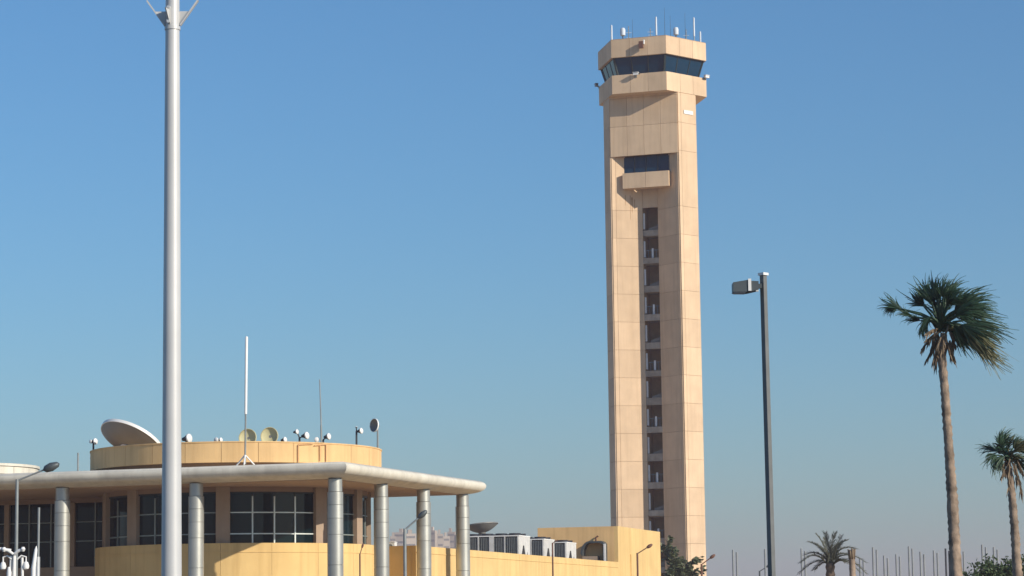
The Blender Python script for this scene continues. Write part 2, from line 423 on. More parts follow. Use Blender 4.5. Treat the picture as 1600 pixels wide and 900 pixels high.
    panel('notice_panel', 'white', T, (mid.x + nr.x * .14 + .1, mid.y + nr.y * .14 + .17, pz), (1.5, .06, .45), R(60))
    inv = Matrix.Rotation(-TA, 3, 'Z')
    def loc(px, py, Y):                       # local coords of a pixel at world depth Y
        return inv @ (at(px, py, Y) - C)
    return T, C, loc, zr1, zg1, (gp, aG, aR)
T, TC, tloc, ZR, ZG, _g = build_tower()
RotT = Matrix.Rotation(TA, 3, 'Z')

def roof_antenna(px, ytop, Y, r, style, label):
    """a small aerial standing on the cab roof"""
    top = at(px, ytop, Y); base = Vector((top.x, top.y, ZR - .25)); h = top.z - base.z
    if style == 'whip':
        t = thing('whip_antenna', label, 'antenna', base)
        MB().tube([(0, 0, 0), (0, 0, h * .35)], r * .55, 8).build('post', 'grey', t)
        MB().tube([(0, 0, h * .33), (0, 0, h * .97), (0, 0, h)], [r, r, r * .4], 8).build('radome', 'antwhite', t)
        MB().lathe([(.22, 0), (.22, .05), (.07, .06), (.07, .2)], n=10).build('base_flange', 'grey', t)
    elif style == 'box':
        t = thing('panel_antenna', label, 'antenna', base)
        MB().tube([(0, 0, 0), (0, 0, h * .8)], .07, 8).build('post', 'darkg', t)
        b = MB().lathe([(.1, h * .52), (.3, h * .56), (.32, h * .9), (.22, h), (.05, h + .02)], n=12); b.build('radome', 'antwhite', t)
    else:
        t = thing('roof_aerial', label, 'antenna', base)
        MB().tube([(0, 0, 0), (0, 0, h)], .05, 6).build('post', 'grey', t)
        b = MB(); b.tube([(-.35, 0, h * .75), (.35, 0, h * .75)], .03, 6); b.tube([(-.25, 0, h * .55), (.25, 0, h * .55)], .03, 6)
        b.tube([(0, -.3, h * .9), (0, .3, h * .9)], .03, 6); b.build('dipole', 'antwhite', t)
    return t
for a in [(955.5, 39, 300.6, .105, 'whip', 'white whip antenna at the shaded left corner of tower cab roof'),
          (973, 44, 297, .1, 'box', 'white canister antenna on dark post near left of cab roof'),
          (982, 41, 301, .1, 'aerial', 'thin cross aerial beside the left canister antenna on cab roof'),
          (1016, 44, 296.5, .1, 'aerial', 'small bent aerial above the brown floodlight on cab fascia'),
          (1025, 26, 297, .105, 'whip', 'thick tall white whip antenna in the middle of tower cab roof'),
          (1056, 43, 297, .1, 'box', 'white canister antenna above the sunlit fascia of tower cab'),
          (1072, 46, 302, .1, 'aerial', 'thin pale aerial between canister and tall whip on cab roof'),
          (1084, 27, 298, .105, 'whip', 'tall white whip antenna near the sunlit right end of cab roof'),
          (1094, 49, 299, .105, 'whip', 'short stout white whip antenna at right corner of cab roof')]:
    roof_antenna(*a)
# thin lightning rods
for px, yt, Y, lab in [(1038, 12, 296.5, 'at the corner where fascia turns sunlit'), (1070, 20, 303, 'beside the right-hand thin aerial'), (988, 30, 302, 'beside the left-hand cross aerial'), (1047, 24, 300, 'between the corner and the right canister')]:
    top = at(px, yt, Y); h = top.z - ZR + .2
    t = thing('lightning_rod', 'hair-thin lightning rod on tower cab roof ' + lab, 'rod', (top.x, top.y, ZR - .2), 0, 'lightning rods on the cab roof')
    MB().tube([(0, 0, 0), (0, 0, h)], [.03, .012], 6).build('rod', 'bluegrey', t)
    MB().lathe([(.12, 0), (.12, .06), (.04, .1)], n=8).build('base', 'grey', t)

def cctv(px, py, name_label, nrm_deg, depth_off, body='white', flood=False, ap=5.76, along=None):
    """camera / floodlight fixed to a hexagon face of the tower; nrm_deg is the face normal in tower space"""
    n = Vector((sin(R(nrm_deg)), -cos(R(nrm_deg)), 0))
    # intersect pixel ray with the face plane
    d = RotT.inverted() @ ray(px, py); o = RotT.inverted() @ (EYE - TC)
    tt = (ap + .005 - o.dot(n)) / d.dot(n); p = o + d * tt
    wpos = TC + RotT @ p
    rz = TA + R(nrm_deg)
    t = thing('floodlight' if flood else 'security_camera', name_label, 'floodlight' if flood else 'camera', wpos, rz)
    MB().box((0, -.02, 0), (.3, .06, .34)).build('wall_plate', 'grey', t)
    MB().bar((0, -.04, 0), (0, -.3, .08), .09).build('arm', 'grey', t)
    if flood:
        MB().box((-.08, -.36, -.22), (.5, .36, .8)).build('housing', 'brown', t)
        MB().box((.26, -.32, .1), (.12, .3, .5)).build('ballast', 'white', t)
    else:
        b = MB().box((.1, -.34, .2), (.62, .3, .28)); b.build('housing', body, t)
        MB().box((.1, -.36, .37), (.7, .4, .04)).build('sunshade', body, t)
        MB().lathe([(.09, 0), (.09, .1)], (.46, -.34, .2), 10, Matrix.Rotation(R(90), 3, 'Y')).build('lens', 'darkg', t)
    return t
cctv(1004, 68, 'brown floodlight bracketed to the roof fascia of tower cab', 0, .3, flood=True, ap=5.80)
cctv(993.5, 119, 'white security camera on the gallery front below the cab windows', 0, .3)
cctv(936, 136, 'dark security camera on the shaded side of the tower gallery', -60, .3, body='grey')
cctv(1100, 123, 'white security camera at far right corner of sunlit gallery', 60, .3)

# ================================================================== CONTROL BUILDING (rotunda with canopy)
TH = R(19)
er = Vector((sin(TH), cos(TH))); el = Vector((-cos(TH), sin(TH)))
C0 = Vector((-10.08, 144.0))                  # corner column
OV = 1.2
K = C0 - er * OV - el * OV                    # canopy corner
LR, LL = 23.1, 46.0
ZT, ZS = zat(540, 720, K.y), zat(520, 748, C0.y)   # canopy top, soffit
DC = Vector((-17.18, 158.5)); ZD1 = zat(366, 690.5, 149.5); ZD0 = zat(366, 722, 149.5)
ZB, ZG1 = zat(400, 848, 149.9), zat(400, 768, 150.6)
def rectring(o):
    return [K + er * o + el * o, K + er * (LR - o) + el * o, K + er * (LR - o) + el * (LL - o), K + er * o + el * (LL - o)]
def build_building():
    B = thing('terminal_building', 'ochre airport building with cream rounded canopy, steel-clad columns and glazed rotunda', 'building', (C0.x, C0.y, 0))
    b0 = Vector((C0.x, C0.y, 0))
    def rel(p, z=0): return (p[0] - b0.x, p[1] - b0.y, z)
    # --- canopy, quarter-round edge
    hN = ZT - ZS; zN = ZT - .36 * hN
    prof = [(.62, ZT - .012)]
    for k in range(1, 7):
        a = (pi / 2) * k / 6; prof.append((.55 * (1 - sin(a)) , zN + (ZT - zN) * cos(a) ))
    prof[0] = (.56, ZT)
    for k in range(1, 13):
        a = (pi / 2) * k / 12
        prof.append((1.35 * (1 - cos(a)), zN - (zN - ZS) * sin(a) ** .9))
    v, f = [], []
    for o, z in prof:
        v += [rel(p, z) for p in rectring(o)]
    for i in range(len(prof) - 1):
        for k in range(4):
            a = 4 * i + k; c = 4 * i + (k + 1) % 4; f.append((a, c, c + 4, a + 4))
    f.append((3, 2, 1, 0))
    # subdivide lengthwise so the coating bumps shade
    mb = MB().add(v, f, True); co = mb.build('canopy', 'canopy', B)
    ring = rectring(1.32)
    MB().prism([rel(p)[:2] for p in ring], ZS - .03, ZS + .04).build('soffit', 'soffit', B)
    # --- columns
    cols = [C0 + er * (6.9 * i) for i in range(4)] + [C0 + el * (8.62 * i) for i in range(1, 5)]
    joints = [0.0, 1.6, 3.3, 5.0, 6.7, 7.6, 8.35, ZS - .75]
    for i, c in enumerate(cols):
        cobj = MB().lathe([(.37, 0), (.37, ZS)], rel(c), 24, cap=False).build('column', 'neck', B)
        for j in range(len(joints) - 1):
            z0, z1 = joints[j] + .006, joints[j + 1] - .006
            MB().lathe([(.385, z0), (.45, z0 + .004), (.45, z1 - .004), (.385, z1)], rel(c), 28, cap=False).build('cladding_drum', 'clad', cobj)
        MB().lathe([(.38, ZS - .74), (.40, ZS - .73), (.40, ZS - .02)], rel(c), 28, cap=False).build('column_cap', 'clad', cobj)
    # --- rooftop drum
    cx, cy = rel(DC)[:2]
    MB().lathe([(8.2, ZT - .1), (8.2, ZD0 + .25)], (cx, cy, 0), 64, cap=False).build('drum_neck', 'lintel', B)
    MB().lathe([(8.75, ZD0 + .04), (8.75, ZD1 - .35)], (cx, cy, 0), 96).build('drum_roof', 'fascia', B)
    nseg = 26
    for k in range(nseg):
        a0 = 2 * pi * k / nseg + R(.5); a1 = 2 * pi * (k + 1) / nseg + R(.5) - .003
        MB().arc((cx, cy), 8.76, 8.95, a0, a1, ZD0, ZD1, 6).build('fascia_panel', 'fascia', B)
    MB().lathe([(8.70, ZD1 - .02), (8.99, ZD1 - .02), (8.99, ZD1 + .05), (8.70, ZD1 + .05)], (cx, cy, 0), 96, cap=False).build('fascia_coping', 'fascia', B)
    # orange conduits draped over the fascia
    for pts in ([(480, 695), (480, 722)], [(480, 694.5), (501, 693.5)], [(503, 696), (520, 694)], [(511, 696), (511, 720)], [(519.5, 695), (519.5, 721)]):
        q = []
        for px, py in pts:
            a = math.asin((px - 366) / 230.0); rr = 9.03
            q.append(rel((DC.x + rr * sin(a), DC.y - rr * cos(a)), zat(px, py, DC.y - rr * cos(a))))
        MB().tube(q, .032, 8).build('conduit', 'orange', B)
    # --- rotunda : base wall panels, pilasters, glazing
    MB().lathe([(8.42, 0), (8.42, ZB - .06)], (cx, cy, 0), 96).build('rotunda_plinth', 'yellow', B)
    nb = 18
    for k in range(nb):
        a0 = 2 * pi * k / nb; a1 = 2 * pi * (k + 1) / nb - .002
        MB().arc((cx, cy), 8.44, 8.62, a0, a1, .3, ZB, 8).build('wall_panel', 'yellow', B)
    MB().arc((cx, cy), 8.40, 8.655, -2.2, 2.2, ZB - .55, ZB - .50, 60).build('wall_band', 'yellow', B)
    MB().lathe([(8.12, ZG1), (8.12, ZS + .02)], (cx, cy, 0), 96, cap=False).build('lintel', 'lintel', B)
    MB().lathe([(5.0, ZB - .2), (5.0, ZS)], (cx, cy, 0), 48, cap=False).build('inner_wall', 'inner', B)
    MB().lathe([(8.0, ZB - .25), (8.0, ZB - .06)], (cx, cy, 0), 64).build('floor_slab', 'conc', B)
    pil = [-115, -92, -68.5, -42.4, .6, 43.5, 70, 95, 118]
    for a in pil:
        a = R(a)
        MB().arc((cx, cy), 7.75, 8.28, a - .05, a + .05, ZB - .1, ZS + .01, 3).build('pilaster', 'plaster', B)
    h0, h1 = ZB - .02, ZG1
    zr = [h0, h0 + (h1 - h0) * .19, h0 + (h1 - h0) * .60, h1]
    for i in range(len(pil) - 1):
        a0, a1 = R(pil[i]) + .05, R(pil[i + 1]) - .05
        nc = max(2, round((a1 - a0) * 8 / 1.45))
        fm = 'frame' if pil[i] in (.6,) else 'framedim'  # lit frame colour in one bay, shaded colour in the others
        for j in range(nc):
            u0 = a0 + (a1 - a0) * j / nc; u1 = a0 + (a1 - a0) * (j + 1) / nc
            for r_ in range(3):
                MB().arc((cx, cy), 7.98, 8.01, u0 + .004, u1 - .004, zr[r_] + .03, zr[r_ + 1] - .03, 2).build('window_pane', 'glass', B)
            if j:
                um = u0
                MB().box((cx + 8.02 * sin(um), cy - 8.02 * cos(um), (h0 + h1) / 2 - .12), (.085, .14, h1 - h0 - .3), um).build('mullion', fm, B)
        for z in zr[1:3]:
            MB().arc((cx, cy), 7.96, 8.06, a0, a1, z - .035, z + .035, 8).build('transom', fm, B)
        MB().arc((cx, cy), 7.94, 8.08, a0, a1, h1 - .10, h1 + .02, 8).build('head_frame', 'framedark', B)
    # --- left wing under the canopy (straight glazed wall)
    def wing_pt(s_, o): return K + el * s_ + er * o
    s0, s1, off = 19.0, LL - 2, 12.0
    sill = zat(100, 885, 160)
    wrot = math.atan2(el.y, el.x)
    mid = wing_pt((s0 + s1) / 2, off + 4.0)
    MB().box(rel(mid, sill / 2), (s1 - s0, 8.0, sill), wrot).build('wing_plinth', 'plaster', B)
    MB().box(rel(wing_pt((s0 + s1) / 2, off + 5), (sill + ZS) / 2), (s1 - s0, .2, ZS - sill), wrot).build('wing_inner_wall', 'dark', B)
    mid2 = wing_pt((s0 + s1) / 2, off + .15)
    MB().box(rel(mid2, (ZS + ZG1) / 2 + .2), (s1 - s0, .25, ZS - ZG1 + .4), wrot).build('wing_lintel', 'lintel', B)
    nc = 16; zr2 = [sill, sill + (ZG1 - sill) * .40, sill + (ZG1 - sill) * .70, ZG1]
    for j in range(nc):
        u0 = s0 + (s1 - s0) * j / nc; u1 = s0 + (s1 - s0) * (j + 1) / nc
        for r_ in range(3):
            c = wing_pt((u0 + u1) / 2, off + .15)
            MB().box(rel(c, (zr2[r_] + zr2[r_ + 1]) / 2), (u1 - u0 - .06, .03, zr2[r_ + 1] - zr2[r_] - .06), wrot).build('window_pane', 'glass', B)
        c = wing_pt(u0, off + .1)
        if j % 3 == 0:
            MB().box(rel(c, (sill + ZG1) / 2 + .02), (.34, .34, ZG1 - sill), wrot).build('pilaster', 'plaster', B)
        else:
            MB().box(rel(c, (sill + ZG1) / 2), (.08, .12, ZG1 - sill), wrot).build('mullion', 'framedim', B)
    for z in zr2[1:3]:
        MB().box(rel(wing_pt((s0 + s1) / 2, off + .12), z), (s1 - s0, .09, .05), wrot).build('transom', 'framedim', B)
    return B
B = build_building()

# far left low roof ring beyond the canopy
def build_far_roof():
    c = at(-60, 730, 176); t = thing('roof_drum', 'white panelled low round roof edge showing behind the canopy', 'roof', (c.x, c.y, ZS + .3))
    z0, z1 = zat(0, 738, 171) - ZS - .3, zat(0, 723, 171) - ZS - .3
    MB().lathe([(4.6, -.3 - ZS), (4.6, z1 - .2)], n=48).build('core', 'plaster', t)
    for k in range(20):
        a0 = 2 * pi * k / 20; MB().arc((0, 0), 4.65, 5.2, a0, a0 + 2 * pi / 20 - .006, z0, z1 - .15, 4).build('fascia_panel', 'canopy', t)
    MB().lathe([(5.3, z1 - .12), (5.3, z1 + .05)], n=48).build('roof_lid', 'canopy', t)
build_far_roof()

# ================================================================== ANNEX
WA = R(16)
wd = Vector((sin(WA), cos(WA))); wn = Vector((-cos(WA), sin(WA)))      # along the wall, inward
P0 = Vector((-3.03, 166.0)) + wn * .75
def wt(px, py=870): return on_line(px, py, P0, wd)
tA, tH, tE = -8.6, wt(966), wt(1032)
zP = zat(727.6, 858.7, (P0 + wd * wt(727.6)).y)
zH = zat(966, 822, (P0 + wd * tH).y)
def build_annex():
    o = P0 + wd * tA
    A = thing('annex_building', 'yellow rendered flat-roofed annex with parapet and taller end block', 'building', (o.x, o.y, 0), -WA)
    # local: x = outward right (-wn), y = along wd
    Lm, W = tH - tA, 15.0
    roof = zP - .75
    MB().box((-W / 2, Lm / 2, roof / 2), (W - .2, Lm - .2, roof)).build('roof_deck', 'plaster', A)
    n = 9
    for k in range(n):
        y0, y1 = Lm * k / n, Lm * (k + 1) / n
        MB().box((-.15, (y0 + y1) / 2, (zP) / 2), (.3, y1 - y0 - .012, zP)).build('wall_panel', 'yellow', A)
    MB().box((.012, Lm / 2, zP - .42), (.05, Lm - .1, .06)).build('parapet_band', 'yellow', A)
    for k in range(3):
        x0, x1 = -.31 - (W - .3) * k / 3, -.31 - (W - .3) * (k + 1) / 3
        MB().box(((x0 + x1) / 2, .15, zP / 2), (x0 - x1 - .012, .3, zP)).build('front_wall_panel', 'yellow', A)
    MB().box((-W + .15, Lm / 2, zP / 2), (.3, Lm - .7, zP - .01)).build('rear_wall', 'yellow', A)
    # end block
    Le = tE - tH; Wb = -on_line(840, 825, P0 + wd * tH, wn) ; Wb = abs(Wb)
    MB().box((-Wb / 2 - .02, Lm + Le / 2 + .02, zH / 2 - .05), (Wb - .1, Le - .1, zH - .3)).build('end_block_core', 'yellow', A)
    MB().box((-.15, Lm + Le / 2 + .006, zH / 2), (.3, Le, zH)).build('end_block_wall', 'yellow', A)
    MB().box((-Wb / 2 - .153, Lm + .15, zH / 2), (Wb - .3, .3, zH - .004)).build('end_block_side', 'fascia', A)  # ochre on a yellow block: the face's shaded tan is painted in
    MB().box((-Wb / 2, Lm + Le - .15, zH / 2), (Wb - .6, .3, zH - .01)).build('end_block_back', 'yellow', A)
    MB().box((-Wb + .1, Lm + Le / 2, zH / 2 - .01), (.3, Le - .6, zH - .02)).build('end_block_rear', 'yellow', A)
    # raised door surround seen low on the sunny face
    yd = wt(987, 890) - tA
    MB().box((.04, yd, zat(987, 866, 212) / 2), (.1, .9, zat(987, 866, 212))).build('pipe_chase', 'yellow', A)
    return A, roof
A, ROOF = build_annex()

def build_condenser(px, inset, label, Wd=2.0, Ln=2.9, bays=2):
    Pi = P0 + wn * inset; t0 = on_line(px, 845, Pi, wd); zc = ROOF
    p = Pi + wd * t0
    t = thing('condenser_unit', label, 'air conditioner', (p.x, p.y, zc), -WA, 'condenser units behind the annex parapet')
    Z0 = zP - ROOF + .06; H = zat(px, 837.5 + (px - 811) * .142, p.y) - ROOF
    # local: x right (outward), y along wall; the grille faces -y, the white end faces +x
    MB().box((-Wd / 2, Ln / 2, (Z0 + H) / 2), (Wd - .08, Ln - .1, H - Z0 - .04)).build('casing', 'dark', t)
    b = MB(); h0 = (H - Z0)                       # white end sheet with an A-shaped cut-out near its foot
    yz = [(0, Z0), (Ln * .22, Z0), (Ln * .36, Z0 + h0 * .52), (Ln * .47, Z0 + h0 * .50), (Ln * .58, Z0), (Ln * .70, Z0), (Ln * .74, Z0 + h0 * .2), (Ln * .8, Z0), (Ln, Z0), (Ln, H), (0, H)]
    n = len(yz)
    b.add([(.0, y, z) for y, z in yz] + [(-.05, y, z) for y, z in yz], [tuple(range(n)), tuple(reversed(range(n, 2 * n)))] + [(i, (i + 1) % n, (i + 1) % n + n, i + n) for i in range(n)])
    b.build('end_panel', 'acgrey', t)
    for x in (-.12, -Wd + .12):
        for y in (.15, Ln - .15): MB().box((x, y, Z0 / 2), (.12, .12, Z0)).build('leg', 'galv', t)
    bw = (Wd - .2) / bays
    for k in range(bays):
        x0 = -Wd + .1 + bw * (k + .5)
        MB().box((x0, .02, (Z0 + H) / 2), (bw - .08, .06, h0 - .16)).build('coil_grille', 'grille', t)
        for j in range(7): MB().box((x0 - bw * .42 + bw * .84 * j / 6, -.025, (Z0 + H) / 2), (.025, .03, h0 - .2)).build('guard_bar', 'grey', t)
    for k in range(bays + 1):
        wide = .34 if bays == 4 and k == 2 else .08
        MB().box((-Wd + .08 + (Wd - .16) * k / bays, -.01, (Z0 + H) / 2), (wide, .1, h0)).build('frame_post', 'acgrey', t)
    MB().box((-Wd / 2, Ln / 2, H + .03), (Wd + .04, Ln + .06, .08)).build('top_rail', 'white', t)
    for k in range(2):
        for s_ in range(bays):
            MB().lathe([(.38, 0), (.42, .16), (.35, .16), (.33, .05)], (-Wd + Wd * (s_ + .5) / bays, Ln * (.25 + .5 * k), H + .07), 16).build('fan_cowl', 'darkg', t)
    return t
build_condenser(811, 1.0, 'long white condenser unit with four grille bays beside the steel column', 4.1, 2.9, 4)
build_condenser(850, 1.0, 'narrow white condenser unit between the long unit and the last unit')
build_condenser(885, 1.0, 'white condenser unit on annex roof nearest the tan end block')

def build_cowl():
    Pi = P0 + wn * .9; t0 = on_line(944, 862, Pi, wd); p = Pi + wd * t0
    t = thing('duct_cowl', 'grey curved ventilation duct beside the tan end block on annex roof', 'duct', (p.x, p.y, ROOF), -WA)
    H = zat(935, 845, p.y) - ROOF
    W_ = 2.0; th_ = .14
    def prof_(d):
        q = [(-d, 0), (-d, H - .25 - d * .4), (-d - .12, H - .08 - d), (-d - .3, H - d)] 
        q += [(-1.25 - (W_ - 1.25 - d) * sin(a), H - d - (H * .42) * (1 - cos(a))) for a in [k * pi / 2 / 8 for k in range(9)]]
        return q
    o_, i_ = prof_(0), prof_(th_); poly = o_ + list(reversed(i_)); n = len(poly)
    v = [(x, .1, z) for x, z in poly] + [(x, 1.9, z) for x, z in poly]
    m_ = len(o_); f = []
    for i in range(m_ - 1):
        j = n - 1 - i
        f += [(i, i + 1, i + 1 + n, i + n), (j, j + n, j - 1 + n, j - 1), (i, j, j - 1, i + 1), (i + n, i + 1 + n, j - 1 + n, j + n)]
    MB().add(v, f).build('hood', 'bluegrey', t)
    MB().box((-1.25, .75, .62), (1.25, 1.1, 1.24)).build('fan_box', 'plaster', t)
    MB().box((.03, .06, H * .45), (.16, .1, H * .9)).build('edge_strip', 'white', t)
    MB().box((-W_ / 2, 1.95, H * .25), (W_ - .4, .06, H * .5)).build('back_plate', 'grey', t)
    MB().tube([(-.9, .9, H - .1), (-.9, .9, H + .3), (-.7, .9, H + .42)], .07, 8).build('vent_pipe', 'brown', t)
build_cowl()

def dish(name, label, c, axis, r, depth, m, base_z, post_r=.08, feed=True, cat='dish', rim='white'):
    """parabolic dish: centre c (world), pointing along axis, standing on base_z"""
    c = Vector(c); axis = Vector(axis).normalized()
    t = thing(name, label, cat, (c.x, c.y, base_z)); rel = c - Vector((c.x, c.y, base_z))
    Rm = axis.to_track_quat('Z', 'Y').to_matrix(); n = 40
    prof = [(r * k / 12, depth * (k / 12) ** 2 - depth) for k in range(13)]
    prof2 = [(max(q - .0, 0), z - .04) for q, z in reversed(prof)]
    b = MB().lathe([(max(a, .01), z) for a, z in prof] + [(max(a, .01), z) for a, z in prof2], rel, n, Rm, cap=False)
    b.build('reflector', m, t)
    rh = .16 if r > 2 else .05
    MB().lathe([(r - .01, -.03), (r + .05 * min(1, r), -.03), (r + .05 * min(1, r), rh), (r - .01, rh)], rel, n, Rm, cap=False).build('rim', rim, t)
    back = rel + Rm @ Vector((0, 0, -depth - .05))
    MB().tube([(back.x, back.y, 0), back], [post_r * 1.3, post_r], 10).build('mount', 'grey', t)
    MB().lathe([(r * .12, -depth - .12 - .12 * r), (r * .24, -depth - .06), (r * .2, -depth * .97)], rel, 16, Rm).build('hub', 'white' if r > 2 else 'dishback', t)
    if feed:
        b = MB()
        f = rel + axis * r * .8
        for k in range(3):
            e = rel + Rm @ Vector((r * .95 * cos(k * 2.1), r * .95 * sin(k * 2.1), 0)); b.tube([e, f], .02 + r * .008, 6)
        b.tube([f - axis * .1, f + axis * .15], .08 + .03 * r, 8); b.build('feed', 'grey', t)
    return t
def drumY(px, rr=8.0):
    return DC.y - sqrt(max(.5, rr * rr - ((px - 366) * DC.y / FPX) ** 2))
Zdr = ZD1 - .35                                   # drum roof deck
c = at(206, 689, 156.0)
dish('satellite_dish', 'large grey satellite dish with white rim tilted up on the drum roof', c, (.36, .40, .82), 2.02, .55, 'dishback', Zdr, .16, False)
for px, py, lab in ((387, 684, 'yellowed round dish on the drum roof right behind the white mast'), (421, 681.5, 'yellowed round dish standing clear of the mast on the drum roof')):
    c = at(px, py, drumY(px, 7.2)); dish('round_dish', lab, c, (-.25, -1, .12), .52, .14, 'dishyel', Zdr, .05, False, rim='dishyel')
c = at(585, 664.5, 157.2)
dish('round_dish', 'pale dish raised on thin legs at the right end of the drum roof', c, (-.75, -.65, .05), .40, .2, 'dishback', Zdr, .05, False)
c = at(752, 820.5, 196)
dish('satellite_dish', 'big pale dish lying face up behind the annex condenser units', c, (-.10, .08, 1), 1.25, .55, 'dishback', ROOF, .15, False, rim='dishback')

def flood_heads(px, py, Y, heads, label, base, name='floodlight', cat='floodlight'):
    Y = drumY(px)
    p = at(px, py, Y); t = thing(name, label, cat, (p.x, p.y, base)); h = p.z - base
    MB().tube([(0, 0, 0), (0, 0, h)], .06, 8).build('post', 'darkg', t)
    MB().box((0, 0, .04), (.35, .35, .08)).build('foot', 'darkg', t)
    for dx, dz, r, ax in heads:
        ax = Vector(ax).normalized(); Rm = ax.to_track_quat('Z', 'Y').to_matrix(); c = Vector((dx, -.1, h + dz))
        MB().bar((0, 0, h), c, .06).build('bracket', 'darkg', t)
        hd = MB().lathe([(r * .35, -r * 1.5), (r * .5, -r * .9), (r * .95, -.1 * r), (r, 0)], c, 18, Rm).build('lamp_body', 'darkg', t)
        MB().lathe([(r * 1.0, 0.004), (r * .97, r * .28), (r * .7, r * .5), (r * .02, r * .6)], c, 18, Rm).build('radome', 'white', hd)
    return t
RX = (.9, -.45, .1)
flood_heads(291, 690, 150.5, [(.15, .18, .28, RX)], 'single white round radio head beside the tall silver pole on drum roof', Zdr, 'radio_head', 'antenna')
flood_heads(341, 691, 150, [(-.1, .12, .16, (-.5, -.8, 0)), (.16, .12, .15, RX)], 'low pair of black and white radio heads between pole and yellow dish', Zdr, 'radio_head', 'antenna')
flood_heads(440, 690, 149.8, [(.2, .1, .17, RX)], 'low black and white radio head right beside the second yellow dish', Zdr, 'radio_head', 'antenna')
flood_heads(468, 684, 149.8, [(-.15, .35, .15, RX), (.42, .12, .22, RX)], 'twin white radio heads on a raised dark stand on drum roof', Zdr, 'radio_head', 'antenna')
flood_heads(494, 690, 150, [(.05, .1, .16, (.2, -.9, .1))], 'small pale radio head at foot of the thin green whip', Zdr, 'radio_head', 'antenna')
flood_heads(505, 687, 150, [(.32, .18, .2, RX)], 'white radio head just right of the thin green whip', Zdr, 'radio_head', 'antenna')
flood_heads(557, 674, 153.5, [(.28, .02, .18, RX), (.0, .25, .07, (0, 0, 1))], 'black and white radio head on pale post near drum roof end', Zdr, 'radio_head', 'antenna')
flood_heads(146, 690, 157, [(.12, 0, .2, RX), (-.15, 0, .12, (-.6, -.7, 0))], 'grey radio head at the shaded left end of drum roof', Zdr, 'radio_head', 'antenna')

def mast():
    pb = K + el * 6.2 + er * .9
    px0 = 383
    t_ = on_line(383, 715, K + er * .9, el); pb = K + er * .9 + el * t_
    t = thing('antenna_mast', 'tall white-topped antenna mast on tripod foot at the canopy edge', 'mast', (pb.x, pb.y, ZT - .02))
    zt = zat(387, 525, pb.y) - ZT; zm = zat(384, 645, pb.y) - ZT
    top = at(387, 525, pb.y); dx = top.x - pb.x
    lean = lambda z: dx * z / zt * .55
    MB().tube([(0, 0, .1), (lean(zm), 0, zm)], .052, 10).build('post', 'grey', t)
    MB().tube([(lean(zm), 0, zm - .05), (lean(zt), 0, zt - .05), (lean(zt), 0, zt)], [.08, .08, .04], 12).build('radome', 'white', t)
    for k in range(3):
        a = R(90 + 120 * k + 60); MB().tube([(.62 * cos(a), .62 * sin(a) * .9, .02), (0, 0, .62)], .045, 8).build('leg', 'white', t)
mast()
def whip():
    top = at(499.5, 593, drumY(499.5, 8.3)); t = thing('whip_antenna', 'thin greenish whip antenna rising from the drum roof edge', 'antenna', (top.x + .1, top.y, Zdr)); h = top.z - Zdr
    MB().tube([(0, 0, 0), (-.02, 0, h * .35)], .055, 8).build('lower_section', 'grey', t)
    MB().tube([(-.02, 0, h * .35), (-.1, 0, h)], [.04, .03], 8).build('whip', 'postgrey', t)
    MB().lathe([(.15, 0), (.15, .05), (.06, .1)], n=10).build('base', 'grey', t)
whip()
top = at(122, 707, 150.0); t = thing('short_rod', 'short grey rod standing on canopy left of the drum', 'rod', (top.x, top.y, ZT - .02))
MB().tube([(0, 0, 0), (0, 0, top.z - ZT)], .05, 8).build('rod', 'grey', t); MB().lathe([(.14, 0), (.14, .05), (.05, .08)], n=10).build('base', 'grey', t)
# small equipment on the annex near the columns
p = at(612, 855, 165); t = thing('roof_box', 'small white equipment box on the annex roof between columns', 'box', (p.x, p.y, ROOF), -WA)
hh = zat(612, 848, 165) - ROOF
MB().box((0, 0, hh / 2), (.55, .5, hh)).build('casing', 'white', t); MB().lathe([(.16, 0), (.16, .03)], (0, -.26, hh - .25), 14, Matrix.Rotation(R(90), 3, 'X')).build('fan_guard', 'grey', t)
MB().box((0, 0, hh + .03), (.6, .55, .05)).build('lid', 'white', t)

